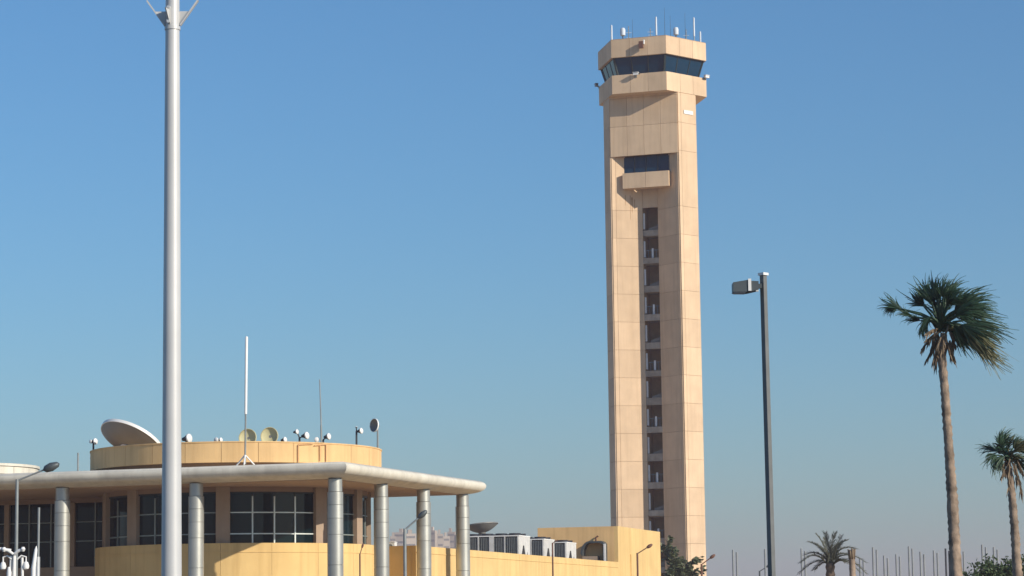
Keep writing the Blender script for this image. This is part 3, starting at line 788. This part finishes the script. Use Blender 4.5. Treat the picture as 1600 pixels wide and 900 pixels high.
# ================================================================== LIGHT POLES
def mast_pole():
    Y = 52.0; base = at(268.5, 900, Y); base.z = 0
    t = thing('lighting_mast', 'thick silver tapered pole with triangular bracket fins, standing before the rotunda', 'mast', base)
    k = Y / FPX
    def rr(z):                                   # radius from the photograph's widths
        yb_, yt_ = zat(268, 900, Y), zat(268, 60, Y)
        u = (z - yb_) / (yt_ - yb_); return (31.5 + (23.2 - 31.5) * u) / 2 * k
    ztop = zat(268, 60, Y)
    lean = (at(269.5, 60, Y).x - base.x) / ztop
    zz = [0, 2, 5, 8, 11, ztop - .3, ztop - .28]
    MB().tube([(lean * z, 0, z) for z in zz], [rr(z) for z in zz], 36).build('shaft', 'mast', t)
    zj = zat(268, 42, Y); H2 = 19.0
    MB().tube([(lean * (ztop - .3), 0, ztop - .3), (lean * H2, 0, H2)], [rr(ztop) * .985, rr(ztop) * .85], 36).build('upper_shaft', 'mast', t)
    MB().tube([(lean * zj - 0, 0, zj - .07), (lean * zj, 0, zj)], rr(ztop) + .012, 36).build('collar', 'mast', t)
    z0, z1, z2 = zat(268, 40, Y), zat(268, 18, Y), zat(240, 8, Y)
    r0 = rr(ztop)
    zb0, zb1 = z0 - .02, z1
    for i, a in enumerate((R(180), R(0), R(255), R(75))):
        d = Vector((cos(a), sin(a), 0)); e = Vector((-sin(a), cos(a), 0)) * .012
        xl = lean * zb1
        P = [d * (r0 * .9) + Vector((xl, 0, zb0)), d * (r0 + .24) + Vector((xl, 0, zb1)), d * (r0 * .9) + Vector((xl, 0, zb1))]
        b = MB().add([q + e for q in P] + [q - e for q in P], [(0, 1, 2), (5, 4, 3), (0, 3, 4, 1), (1, 4, 5, 2), (2, 5, 3, 0)])
        b.build('gusset', 'mast', t)
        if i > 1: continue
        s = d * (r0 + .01) + Vector((xl, 0, zb0 + .02)); q = d * (r0 + .38) + Vector((xl, 0, zb0 + .55))
        MB().bar(s, q, .10, .03).build('bracket_arm', 'mast', t)
    MB().box((lean * z1 - .06, -r0 - .02, z1 - .1), (.07, .06, .34)).build('cable_plate', 'mast', t)
    for z in (z1 + .05, z1 - .26): MB().lathe([(.03, 0), (.03, .04)], (lean * z1 - .06, -r0 - .04, z), 10, Matrix.Rotation(R(90), 3, 'X')).build('bolt', 'galv', t)
    MB().lathe([(.45, 0), (.45, .06), (.3, .07), (.28, .5), (.24, .52)], n=24).build('base_flange', 'galv', t)
    # floodlight crown above the frame
    b = MB().lathe([(.9, 0), (1.0, 0), (1.0, .08), (.9, .08)], (lean * H2, 0, H2 - .6), 28, cap=False); b.build('head_ring', 'mast', t)
    for k_ in range(6):
        a = k_ * pi / 3; d = Vector((cos(a), sin(a), 0))
        MB().bar(Vector((lean * H2, 0, H2 - .56)) + d * .1, Vector((lean * H2, 0, H2 - .56)) + d * .95, .06).build('spoke', 'mast', t)
        MB().box(Vector((lean * H2, 0, H2 - .75)) + d * 1.1, (.4, .5, .25), a).build('luminaire', 'grey', t)
mast_pole()

def box_lamp():
    Y = 50.0; k = Y / FPX
    base = at(1206, 900, Y); base.z = 0
    t = thing('square_lamp_post', 'slim square steel lamp post with box luminaire beside the control tower', 'street lamp', base)
    top = at(1192.5, 430, Y); H = top.z; dx = (top.x - base.x) * H / (H - zat(1206, 900, Y))
    bx = dx
    zb = zat(1206, 900, Y); slope = (top.x - base.x) / (H - zb)
    x_at = lambda z: slope * (z - zb)
    ang = R(42)
    base.x += x_at(0); t.location = base
    off = -x_at(0)
    p0 = Vector((0, 0, 0)); p1 = Vector((x_at(H) - x_at(0), 0, H))
    wv = .098
    def sq(p, s): return [p + Vector((cos(ang + q * pi / 2 + pi / 4), sin(ang + q * pi / 2 + pi / 4), 0)) * s * .7071 for q in range(4)]
    v = sq(p0, wv * 1.12) + sq(p1, wv); MB().add(v, [(3, 2, 1, 0), (4, 5, 6, 7)] + [(i, (i + 1) % 4, (i + 1) % 4 + 4, i + 4) for i in range(4)]).build('post', 'postdark', t)
    MB().box(p1 + Vector((0, 0, .02)), (.15, .15, .05), ang).build('post_cap', 'white', t)
    MB().box((0, 0, .02), (.4, .4, .04), ang).build('base_plate', 'galv', t)
    zc = zat(1165, 447, Y)
    lx0 = at(1144.5, 447, Y).x - base.x; lx1 = p1.x - .06
    L = lx1 - lx0
    zc = zc
    # luminaire body: wedge, two parts with a pale clamp band
    hz = .16
    def wedge(x0, x1, z0a, z1a, z0b, z1b, wy): 
        v = [(x0, -wy, z0a), (x0, wy, z0a), (x0, wy, z1a), (x0, -wy, z1a), (x1, -wy, z0b), (x1, wy, z0b), (x1, wy, z1b), (x1, -wy, z1b)]
        return MB().add(v, [(0, 1, 2, 3), (7, 6, 5, 4), (0, 4, 5, 1), (1, 5, 6, 2), (2, 6, 7, 3), (3, 7, 4, 0)])
    xm = lx0 + L * .53
    wedge(lx0, xm, zc - .13, zc + .055, zc - .135, zc + .10, .19).build('luminaire', 'bluegrey', t)
    wedge(xm + .002, lx1 - .05, zc - .135, zc + .085, zc - .09, zc + .075, .17).build('control_gear_box', 'bluegrey', t)
    MB().box((xm + .03, 0, zc + .0), (.06, .42, .24)).build('clamp_band', 'white', t)
    wedge(lx0 + .02, xm - .05, zc - .142, zc - .128, zc - .147, zc - .132, .16).build('lens', 'antwhite', t)
    MB().bar((lx1 - .08, 0, zc - .01), (p1.x, 0, zc - .0), .09).build('bracket', 'bluegrey', t)
    MB().box((lx1 - .08, -.12, zc - .1), (.05, .06, .05)).build('bolt', 'white', t)
box_lamp()

def street_light(px, ytop, ax, ay, Y, r, label, m='grey', head=True, ybase=900, group=None, headlen=None):
    base = at(px, ybase, Y); base.z = 0; top = at(px, ytop, Y)
    t = thing('street_light', label, 'street lamp', base, 0, group); H = top.z
    MB().tube([(0, 0, 0), (0, 0, H * .4), (0, 0, H)], [r * 1.15, r * 1.05, r * .9], 12).build('pole', m, t)
    MB().lathe([(r * 2.6, 0), (r * 2.6, .04), (r * 1.6, .05), (r * 1.5, .3)], n=14).build('base_flange', m, t)
    e = at(ax, ay, Y) - base
    u = Vector((0, 0, H - .05)); v = Vector((e.x, e.y, e.z))
    q = u.lerp(v, .62)
    MB().tube([u, u.lerp(v, .3) + Vector((0, 0, .0)), q], r * .5, 8).build('arm', m, t)
    d = (v - u).normalized(); L = (v - q).length
    Rm = d.to_track_quat('Z', 'Y').to_matrix()
    MB().lathe([(.03, 0), (L * .2, L * .15), (L * .26, L * .5), (L * .16, L * .9), (.02, L)], q - d * .03, 12, Rm).build('head', 'bluegrey' if m == 'grey' else m, t)
    return t
street_light(25, 749, 94, 724, 100, .068, 'grey cobra-head street light before the left glazed wing', 'grey')
street_light(633, 826, 668, 797, 112, .075, 'grey street light with raised arm crossing the third steel column', 'grey')
street_light(562.5, 865, 568, 848, 120, .04, 'thin dark lamp pole before the sunlit wall between first two columns', 'brown')
street_light(864, 848, 872, 843, 150, .05, 'thin brown lamp pole in front of the condenser units', 'brown')
street_light(996.5, 864, 1020, 850, 170, .07, 'brown lamp pole with raised arm before the yellow end block', 'brown')
street_light(1096.5, 881, 1118, 866, 180, .075, 'lamp pole with raised arm at the sunlit foot of control tower', 'brown')
street_light(1187, 892, 1204, 882, 260, .09, 'small far lamp pole just left of the square lamp post', 'bluegrey')

def ornamental():
    Y = 92.0; b0 = at(22, 900, Y); b0.z = 0
    t = thing('ornamental_lamp', 'white ornamental lamp with hanging globes before the left glazed wing', 'street lamp', b0)
    H = zat(22, 866, Y); k = Y / FPX
    MB().tube([(0, 0, 0), (0, 0, H)], [.09, .06], 14).build('pole', 'white', t)
    MB().lathe([(.25, 0), (.25, .1), (.12, .3), (.1, .5)], n=14).build('base', 'white', t)
    MB().tube([(-.16, .05, H - 1.6), (-.13, .05, H - .05)], .045, 10).build('side_tube', 'white', t)
    MB().tube([(.32, 0, H - 1.6), (.28, 0, H - .12)], .05, 10).build('side_tube', 'white', t)
    for sx, s in ((-1, .40), (1, .42)):
        pts = [(sx * .1, 0, H - .18), (sx * .25, 0, H - .05), (sx * s, 0, H - .10), (sx * s, 0, H - .28)]
        ar = MB().tube(pts, .03, 8).build('arm', 'white', t)
        MB().lathe([(.03, .16), (.08, .12), (.12, 0), (.1, -.1), (.03, -.14)], (sx * s, 0, H - .42), 14).build('globe', 'white', ar)
    for sx, a in ((-1, .1), (1, -.2)):
        ar = MB().tube([(sx * .02, -.1, H + .0), (sx * .18, -.15, H + .12), (sx * .32, -.18, H + .16)], [.05, .06, .045], 8).build('upper_arm', 'white', t)
        MB().lathe([(.05, -.08), (.09, 0), (.05, .08)], (sx * .34, -.18, H + .17), 12).build('finial', 'white', ar)
    ar = MB().tube([(-.1, -.1, H + .14), (-.5, -.12, H + .2), (-.95, -.12, H + .22)], .05, 8).build('cross_arm', 'white', t)
    MB().tube([(-.18, -.1, H - 1.3), (-.16, -.1, H - .65), (-.17, -.1, H - .45)], [.07, .09, .04], 10).build('lantern_stem', 'white', t)
ornamental()
p = at(53, 900, 96); t = thing('flag_finial_pole', 'short white pointed pole beside the ornamental lamp', 'pole', (p.x, p.y, 0))
h = zat(54, 853, 96); MB().tube([(-.05, 0, 0), (-.02, 0, h - .8), (.06, 0, h - .15), (.08, 0, h)], [.09, .085, .06, .01], 12).build('shaft', 'white', t)
MB().lathe([(.2, 0), (.2, .06), (.1, .1)], n=12).build('base', 'galv', t)
p = at(58.5, 900, 105); t = thing('sleeve_post', 'slim grey post stepped out to a thicker sleeve, before the glazed wing', 'pole', (p.x, p.y, 0))
h = zat(59, 793, 105); hs = zat(58, 870, 105)
MB().tube([(0, 0, 0), (0, 0, hs)], .10, 14).build('sleeve', 'galv', t); MB().tube([(.02, 0, hs - .05), (.03, 0, h)], .05, 10).build('post', 'grey', t)
MB().lathe([(.04, 0), (.04, .1)], (-.06, -.09, hs - .25), 10, Matrix.Rotation(R(90), 3, 'X')).build('clamp', 'darkg', t)

# twin steel posts on the right
TWIN = [(1149, 859, 'between the control tower and the square lamp post'), (1199, 858, 'half hidden behind the square lamp post'),
        (1256, 857, 'behind the left fronds of the date palm'), (1347, 872, 'just right of the bare palm stump'),
        (1368, 855, 'tall, second from the palm stump'), (1385, 868, 'short, third from the palm stump'), (1404, 866, 'short, fourth from the palm stump'),
        (1424, 853.5, 'tall, fifth from the palm stump'), (1442, 862, 'sixth from the palm stump'), (1463, 860, 'seventh from the palm stump'),
        (1481.5, 857, 'dark, touching the tall palm trunk'), (1504, 858, 'just right of the tall palm trunk'),
        (1539, 851, 'rising above the round bushy tree, the taller of two'), (1557, 855, 'rising above the round bushy tree, the shorter of two')]
for i, (px, py, lab) in enumerate(TWIN):
    Y = 255 + (i % 4) * 4; b0 = at(px, 900, Y); b0.z = 0; H = zat(px, py, Y)
    t = thing('twin_steel_post', 'twin-tube steel post ' + lab, 'post', b0, 0, 'twin steel posts beyond the palms')
    g_ = .18
    m = 'darkg' if px == 1481.5 else 'postgrey'
    for s in (-1, 1):
        MB().tube([(s * g_, 0, 0), (s * g_, 0, H - (.25 if s > 0 else 0))], .10, 8).build('tube', m, t)
    for z in (H * .3, H * .62): MB().box((0, 0, z), (.3, .05, .08)).build('tie', m, t)
    MB().box((0, 0, .03), (.7, .4, .06)).build('base_plate', 'conc', t)

# ================================================================== PALMS AND TREES
def leaflet(mb, p, d, n, L, wd_, droop, wind, segs=4, twist=0.0, fan=False):
    """ribbon from p along d bending under gravity / wind; n = ribbon normal"""
    side = d.cross(n).normalized(); pts = []
    q = Vector(p); dd = Vector(d)
    for k in range(segs + 1):
        u = k / segs
        if fan: wv = wd_ * (u / .55 if u < .55 else max(.1, (1 - u) / .45)) + .008
        else: wv = wd_ * (0.35 + 1.3 * u if u < .4 else (.87 * (1 - u) / .6 + .06))
        pts.append((q - side * wv / 2, q + side * wv / 2))
        g = u * u * 1.6 if fan else u
        dd = (dd + Vector((0, 0, -droop * g / segs * 2)) + wind * (g / segs * 2)).normalized()
        q = q + dd * (L / segs)
    v = [x for pr in pts for x in pr]
    mb.add(v, [(2 * k, 2 * k + 1, 2 * k + 3, 2 * k + 2) for k in range(segs)], True)

def fan_frond(parent, root, B0, H, tip, spread, n, m, r, droop=.45, petr=.035, wind=Vector((1.05, .1, .05)), name='frond', wmul=1.0):
    """palmate frond: petiole B0->H, fan opening towards tip (all world coords)"""
    mb = MB(); B0, H, tip = Vector(B0), Vector(H), Vector(tip)
    midp = B0.lerp(H, .5) + Vector((0, 0, .08))
    mb.tube([B0 - root, midp - root, H - root], [petr * 1.3, petr, petr * .7], 6)
    A = tip - H; L = A.length; A.normalize()
    nrm = Vector((r.uniform(-1.1, 1.1), -1, r.uniform(-.8, 1.2))); nrm = (nrm - A * nrm.dot(A)).normalized()
    for i in range(n):
        a = spread * (2 * (i + .5) / n - 1) + r.uniform(-.05, .05)
        d = Matrix.Rotation(a, 3, nrm) @ A
        d = (d + nrm * r.gauss(0, .28)).normalized()
        LL_ = L * (1 - .28 * abs(a) / max(spread, .01)) * r.uniform(.7, 1.3)
        nn = (nrm + d.cross(nrm) * r.uniform(-.7, .7)).normalized()
        leaflet(mb, H - root, d, nn, LL_, L * .55 * 2 * spread / n * 1.5 * wmul + .01, droop * r.uniform(.3, 3.2), wind * r.uniform(.1, 1.8), 6, fan=True)
    o = mb.build(name, m, parent, sharp=False); return o

def fan_palm(px_pts, Y, crown_px, fronds, dead, label, r, widths, nleaf=42):
    """px_pts: trunk centreline pixels bottom->top"""
    k = Y / FPX
    pts = [at(px, py, Y) for px, py in px_pts]
    root = Vector((pts[0].x + (pts[0].x - pts[1].x) * .3, Y, 0))
    t = thing('fan_palm', label, 'palm tree', root)
    P = [Vector((0, 0, 0))] + [p - root for p in pts]; rad = [widths[0] * k / 2 * 1.15] + [wv * k / 2 for wv in widths]
    # dense resampling with ring bumps
    q, rr = [], []
    for i in range(len(P) - 1):
        n = max(2, int((P[i + 1] - P[i]).length / .09))
        for j in range(n):
            u = j / n; q.append(P[i].lerp(P[i + 1], u)); base = rad[i] + (rad[i + 1] - rad[i]) * u
            rr.append(base * (1 + (.06 if len(q) % 2 else -.05) + r.uniform(-.05, .05)))
    q.append(P[-1]); rr.append(rad[-1])
    tb = MB().tube(q, rr, 16)
    tb.v = [(x + r.gauss(0, .008), y + r.gauss(0, .008), z + r.gauss(0, .012)) for x, y, z in tb.v]
    tb.build('trunk', 'trunk', t, sharp=False)
    cb = at(*crown_px, Y)
    more = [(hx + r.uniform(-6, 6), hy + r.uniform(-5, 5), tx + r.uniform(-11, 9), ty + r.uniform(-9, 11), sp * .8, m) for hx, hy, tx, ty, sp, m in fronds[4::2]]
    for i, (hx, hy, tx, ty, sp, m) in enumerate(fronds + more):
        dy1, dy2 = r.uniform(-.5, .5), r.uniform(-.5, .5)
        H = at(hx, hy, Y) + Vector((0, dy1, 0)); tip = at(tx, ty, Y) + Vector((0, dy1 + dy2, 0))
        fan_frond(t, root, cb + Vector((r.uniform(-.1, .1), r.uniform(-.12, .12), r.uniform(-.1, .1))), H, tip, sp, nleaf, m, r)
    for (x0, y0, x1, y1) in dead:
        mb = MB(); a = at(x0, y0, Y) + Vector((0, r.uniform(-.25, .25), 0)); b_ = at(x1, y1, Y) + Vector((0, r.uniform(-.35, .35), 0))
        mb.tube([a - root, a.lerp(b_, .5) - root + Vector((0, 0, .03)), b_ - root], [.03, .028, .02], 6)
        d = (b_ - a).normalized()
        for j in range(16):
            dd = (d + Vector((r.uniform(-.5, .5), r.uniform(-.5, .5), r.uniform(-.7, .0)))).normalized()
            leaflet(mb, a.lerp(b_, r.uniform(.15, .9)) - root, dd, Vector((r.uniform(-1, 1), -1, .2)).normalized(), (b_ - a).length * r.uniform(.2, .42) + .04, .06, .5, Vector((.1, 0, 0)), 3)
        mb.build('dead_frond', 'palmdead', t, sharp=False)
    return t
G, O = 'palmgreen', 'palmolive'
r1 = random.Random(3)
fr1 = [(1408, 484, 1372, 466, .42, G), (1404, 480, 1380, 484, .5, G), (1426, 496, 1398, 484, .22, G), (1440, 500, 1412, 492, .2, G),
       (1445, 478, 1424, 450, .55, G), (1455, 472, 1438, 433, .6, G), (1462, 470, 1452, 430, .7, G), (1470, 468, 1470, 436, .75, G), (1476, 470, 1488, 438, .7, G),
       (1466, 482, 1458, 445, .8, G), (1480, 478, 1490, 450, .8, G), (1474, 490, 1470, 462, .9, G),
       (1492, 485, 1528, 446, .45, G), (1498, 482, 1543, 455, .5, G), (1500, 486, 1556, 474, .45, G), (1502, 490, 1566, 488, .4, G), (1490, 492, 1528, 478, .7, G), (1496, 494, 1545, 496, .5, G),
       (1500, 504, 1574, 521, .28, G), (1500, 508, 1558, 528, .5, O), (1496, 510, 1545, 540, .6, G), (1510, 512, 1562, 556, .34, O), (1515, 520, 1560, 578, .26, O), (1506, 518, 1545, 560, .4, O), (1492, 514, 1522, 548, .6, G), (1486, 512, 1512, 540, .6, G),
       (1452, 496, 1432, 520, .35, G)]
dd1 = [(1470, 518, 1448, 532), (1466, 520, 1442, 545), (1470, 525, 1450, 562), (1476, 530, 1462, 572), (1480, 528, 1492, 562), (1482, 522, 1496, 545), (1474, 522, 1470, 560),
       (1468, 528, 1456, 570), (1484, 532, 1494, 568), (1478, 520, 1482, 555), (1466, 514, 1444, 524), (1482, 516, 1500, 538), (1470, 512, 1455, 548), (1474, 535, 1460, 560), (1480, 510, 1470, 545)]
fan_palm([(1494, 900), (1488, 780), (1482, 690), (1477, 620), (1472, 565), (1472, 520)], 70, (1472, 512), fr1, dd1,
         'tall windswept fan palm with slender bare trunk beside the lower palm', r1, [19, 16.5, 14, 13, 14, 5])
r2 = random.Random(11)
fr2 = [(1560, 706, 1528, 700, .55, G), (1556, 712, 1532, 722, .6, G), (1564, 702, 1548, 692, .6, G), (1568, 698, 1566, 670, .5, G), (1572, 698, 1574, 672, .6, G), (1578, 698, 1585, 676, .6, O),
       (1566, 704, 1556, 682, .7, G), (1584, 700, 1600, 680, .6, G), (1588, 706, 1614, 700, .5, G), (1588, 712, 1618, 722, .5, G), (1582, 706, 1596, 690, .7, O), (1574, 708, 1570, 690, .8, G),
       (1590, 716, 1610, 738, .45, G), (1580, 714, 1598, 712, .7, O), (1566, 714, 1546, 730, .5, G), (1558, 702, 1528, 694, .15, G)]
dd2 = [(1574, 722, 1562, 748), (1576, 726, 1573, 768), (1582, 724, 1592, 758), (1585, 728, 1597, 776), (1572, 720, 1562, 735), (1580, 720, 1588, 742), (1576, 718, 1570, 742), (1568, 718, 1556, 730), (1588, 720, 1600, 745)]
fan_palm([(1590, 900), (1585, 820), (1580, 760), (1577, 735), (1576, 718)], 86, (1576, 718), fr2, dd2,
         'shorter fan palm with hanging dead fronds beside the tall palm', r2, [15, 13, 11, 10, 4], 38)

def date_palm():
    r = random.Random(5); Y = 150.0; c = at(1297, 880, Y); root = Vector((c.x, Y, 0))
    t = thing('date_palm', 'grey-brown date palm with arching feathery fronds beyond the square lamp post', 'palm tree', root)
    H = c.z; n = int(H / .22); q = [(0, 0, H * i / n) for i in range(n + 1)]
    MB().tube(q, [.25 * (1 + (.14 if i % 2 else -.1)) for i in range(n + 1)], 14).build('trunk', 'bark', t, sharp=False)
    tips = [(1277, 835), (1287, 832), (1302, 833), (1326, 843), (1341, 857), (1262, 866), (1248, 880), (1252, 896), (1312, 850), (1330, 868), (1350, 880), (1355, 897), (1340, 895), (1268, 846), (1318, 880), (1276, 890), (1294, 840), (1310, 838)]
    for i, (tx, ty) in enumerate(tips):
        tip = at(tx, ty, Y) - root + Vector((0, r.uniform(-1.6, 1.6), 0)); b0 = Vector((r.uniform(-.2, .2), r.uniform(-.2, .2), H - .1))
        horiz = abs(tip.x) / 2.0
        ctrl = b0.lerp(tip, .45) + Vector((0, 0, .15 + .9 * min(1, horiz)))
        mb = MB(); pts = []
        for k in range(11):
            u = k / 10; pts.append(b0 * (1 - u) ** 2 + ctrl * 2 * u * (1 - u) + tip * u * u)
        mb.tube(pts, [.05 - .042 * k / 10 for k in range(11)], 5)
        for k in range(2, 44):
            u = .1 + .9 * k / 44; j = min(int(u * 10), 9); p = pts[j].lerp(pts[j + 1], u * 10 - j); d = (pts[j + 1] - pts[j]).normalized()
            sd = d.cross(Vector((0, 0, 1))); sd = sd.normalized() if sd.length > .05 else Vector((1, 0, 0))
            for s in (-1, 1):
                dv = (d * .9 + sd * s * .75 + Vector((0, 0, r.uniform(-.1, .45)))).normalized()
                leaflet(mb, p, dv, Vector((r.uniform(-.5, .5), -.5, 1)).normalized(), .42 * (1 - .55 * abs(u - .45)) * r.uniform(.8, 1.1), .05, .25, Vector((.05, 0, 0)), 2)
        mb.build('frond', 'datepalm', t, sharp=False)
    p = at(1334, 900, 140); h = zat(1334, 859, 140)
    s_ = thing('palm_stump', 'bare tan palm trunk stub beside the date palm', 'tree trunk', (p.x, p.y, 0))
    n = int(h / .2); MB().tube([(-.08 * i / n, 0, h * i / n) for i in range(n + 1)], [.19 * (1 - .12 * i / n) * (1 + (.05 if i % 2 else -.04)) for i in range(n + 1)], 12).build('trunk', 'trunk', s_, sharp=False)
    b = MB()
    for k in range(9):
        a = k * .7; b.tube([(-.08 + .12 * cos(a), .12 * sin(a), h - .5), (-.08 + .19 * cos(a), .19 * sin(a), h + r.uniform(-.1, .12))], [.07, .04], 5)
    b.build('cut_frond_base', 'palmdead', s_, sharp=False)
date_palm()

def leafy_tree(name, label, base, H, lobes, n, size, m, seed, trunk_r=.18, streaky=0.0):
    r = random.Random(seed); t = thing(name, label, 'tree', base)
    b = MB(); top = Vector((0, 0, H * .55))
    b.tube([(0, 0, 0), (.05, 0, H * .3), top], [trunk_r, trunk_r * .8, trunk_r * .5], 10)
    for c, rd in lobes:
        c = Vector(c); b.tube([top * .6, top.lerp(c, .5), c], [trunk_r * .5, trunk_r * .3, .02], 6)
    b.build('trunk', 'bark', t, sharp=False)
    mb = MB()
    tot = sum(rd[0] * rd[1] * rd[2] for _, rd in lobes)
    for c, rd in lobes:
        c = Vector(c); k = int(n * rd[0] * rd[1] * rd[2] / tot)
        clumps = [Vector((r.gauss(0, 1), r.gauss(0, 1), r.gauss(0, 1))).normalized() * r.uniform(.35, 1.05) for _ in range(max(8, k // 45))]
        for _ in range(k):
            cl = r.choice(clumps); p = cl + Vector((r.gauss(0, .13), r.gauss(0, .13), r.gauss(0, .11)))
            p = c + Vector((p.x * rd[0], p.y * rd[1], p.z * rd[2]))
            d = Vector((r.gauss(0, 1), r.gauss(0, 1), r.gauss(0, .5 if streaky else 1))).normalized()
            if streaky: d = (d + Vector((streaky, 0, -.15 * streaky))).normalized()
            nn = Vector((r.gauss(0, 1), r.gauss(0, 1), r.gauss(.6, 1))).normalized()
            s = d.cross(nn).normalized() * size * r.uniform(.25, .4); L = d * size * r.uniform(.8, 1.4)
            mb.add([p, p + L * .5 + s, p + L, p + L * .5 - s], [(0, 1, 2, 3)])
    mb.build('crown', m, t, sharp=False)
    return t
p = at(1055, 900, 236); p.z = 0; k = 236 / FPX
zc = zat(1055, 880, 236)
leafy_tree('evergreen_tree', 'dark feathery evergreen at the foot of the control tower', p, zc + 1,
           [((-.5, 0, zc), (1.15, 1.2, 1.9)), ((.7, 0, zc - .3), (1.3, 1.2, 1.0)), ((-.55, 0, zc + 1.1), (.8, .8, 1.3)), ((1.4, 0, zc - .5), (1.0, .9, .6)), ((1.9, 0, zc - .75), (.8, .7, .4)), ((.5, 0, zc - 2.6), (2.2, 1.5, 1.5))], 2000, .40, 'tree', 4, streaky=1.1)
p = at(1560, 900, 130); p.z = 0; zc = zat(1560, 890, 130)
leafy_tree('round_tree', 'rounded bushy green tree behind the shorter fan palm', p, zc + 1,
           [((0, 0, zc - .3), (1.3, 1.2, .9)), ((-1.0, 0, zc - .7), (.9, .9, .7)), ((1.1, 0, zc - .2), (1.2, 1.0, .95)), ((.4, 0, zc - 1.4), (2.1, 1.6, 1.1)), ((-1.7, 0, zc - 1.1), (.6, .6, .45))], 9000, .17, 'shrub', 9)

# ================================================================== FAR CITY BLOCKS
r = random.Random(21)
FAR = [(600, 850, 22, 'low pale far block in haze just right of the second steel column'),
       (614, 838, 9, 'narrow hazy far block behind the white roof box'),
       (625, 832, 16, 'tall hazy far block left of the grey street light pole'),
       (640, 834, 18, 'wide hazy far block partly behind the grey street light and third column'),
       (664, 836, 12, 'hazy far block touching the right edge of the third steel column'),
       (676, 829, 12, 'tallest hazy far block between third and fourth steel columns'),
       (688, 834, 9, 'narrow hazy far block right beside the tallest far block'),
       (697, 838, 10, 'low hazy far block, second from the fourth steel column'),
       (706, 831, 12, 'tall hazy far block touching the left edge of the fourth steel column'),
       (716, 836, 10, 'hazy far block almost wholly behind the fourth steel column')]
for i, (px, py, wp, lab) in enumerate(FAR):
    Y = 1250 + 60 * (i % 3); k = Y / FPX; p = at(px, py, Y); H = p.z; wd_ = wp * k; dp = wd_ * .9
    t = thing('far_building', lab, 'building', (p.x, p.y, 0), R(r.uniform(-20, 20)), 'far city blocks on the skyline')
    MB().box((0, 0, H / 2), (wd_, dp, H)).build('block', 'farwall', t)
    MB().box((wd_ * r.uniform(-.2, .2), 0, H + 1.0), (wd_ * .35, dp * .4, 2.0)).build('roof_hut', 'farwall', t)
    nf = max(3, int(H / 3.6))
    for f_ in range(max(0, nf - 5), nf):
        MB().box((0, -dp / 2, (f_ + .55) * H / nf), (wd_ * .8, .12, 1.0)).build('window_band', 'farwin', t)

# ================================================================== HAZE
hz = MB().box((0, 1450, 40), (5400, 4500, 82)).build('haze', 'white')
hz.data.materials.clear()
hm = bpy.data.materials.new('haze_air'); hm.use_nodes = True
ht = hm.node_tree; ht.nodes.remove(ht.nodes['Principled BSDF'])
pv = ht.nodes.new('ShaderNodeVolumePrincipled'); pv.inputs['Color'].default_value = (1.0, .80, .88, 1)
pv.inputs['Density'].default_value = HAZE; pv.inputs['Anisotropy'].default_value = .1
ht.links.new(pv.outputs[0], ht.nodes['Material Output'].inputs['Volume'])
hz.data.materials.append(hm); kind(hz, 'stuff')
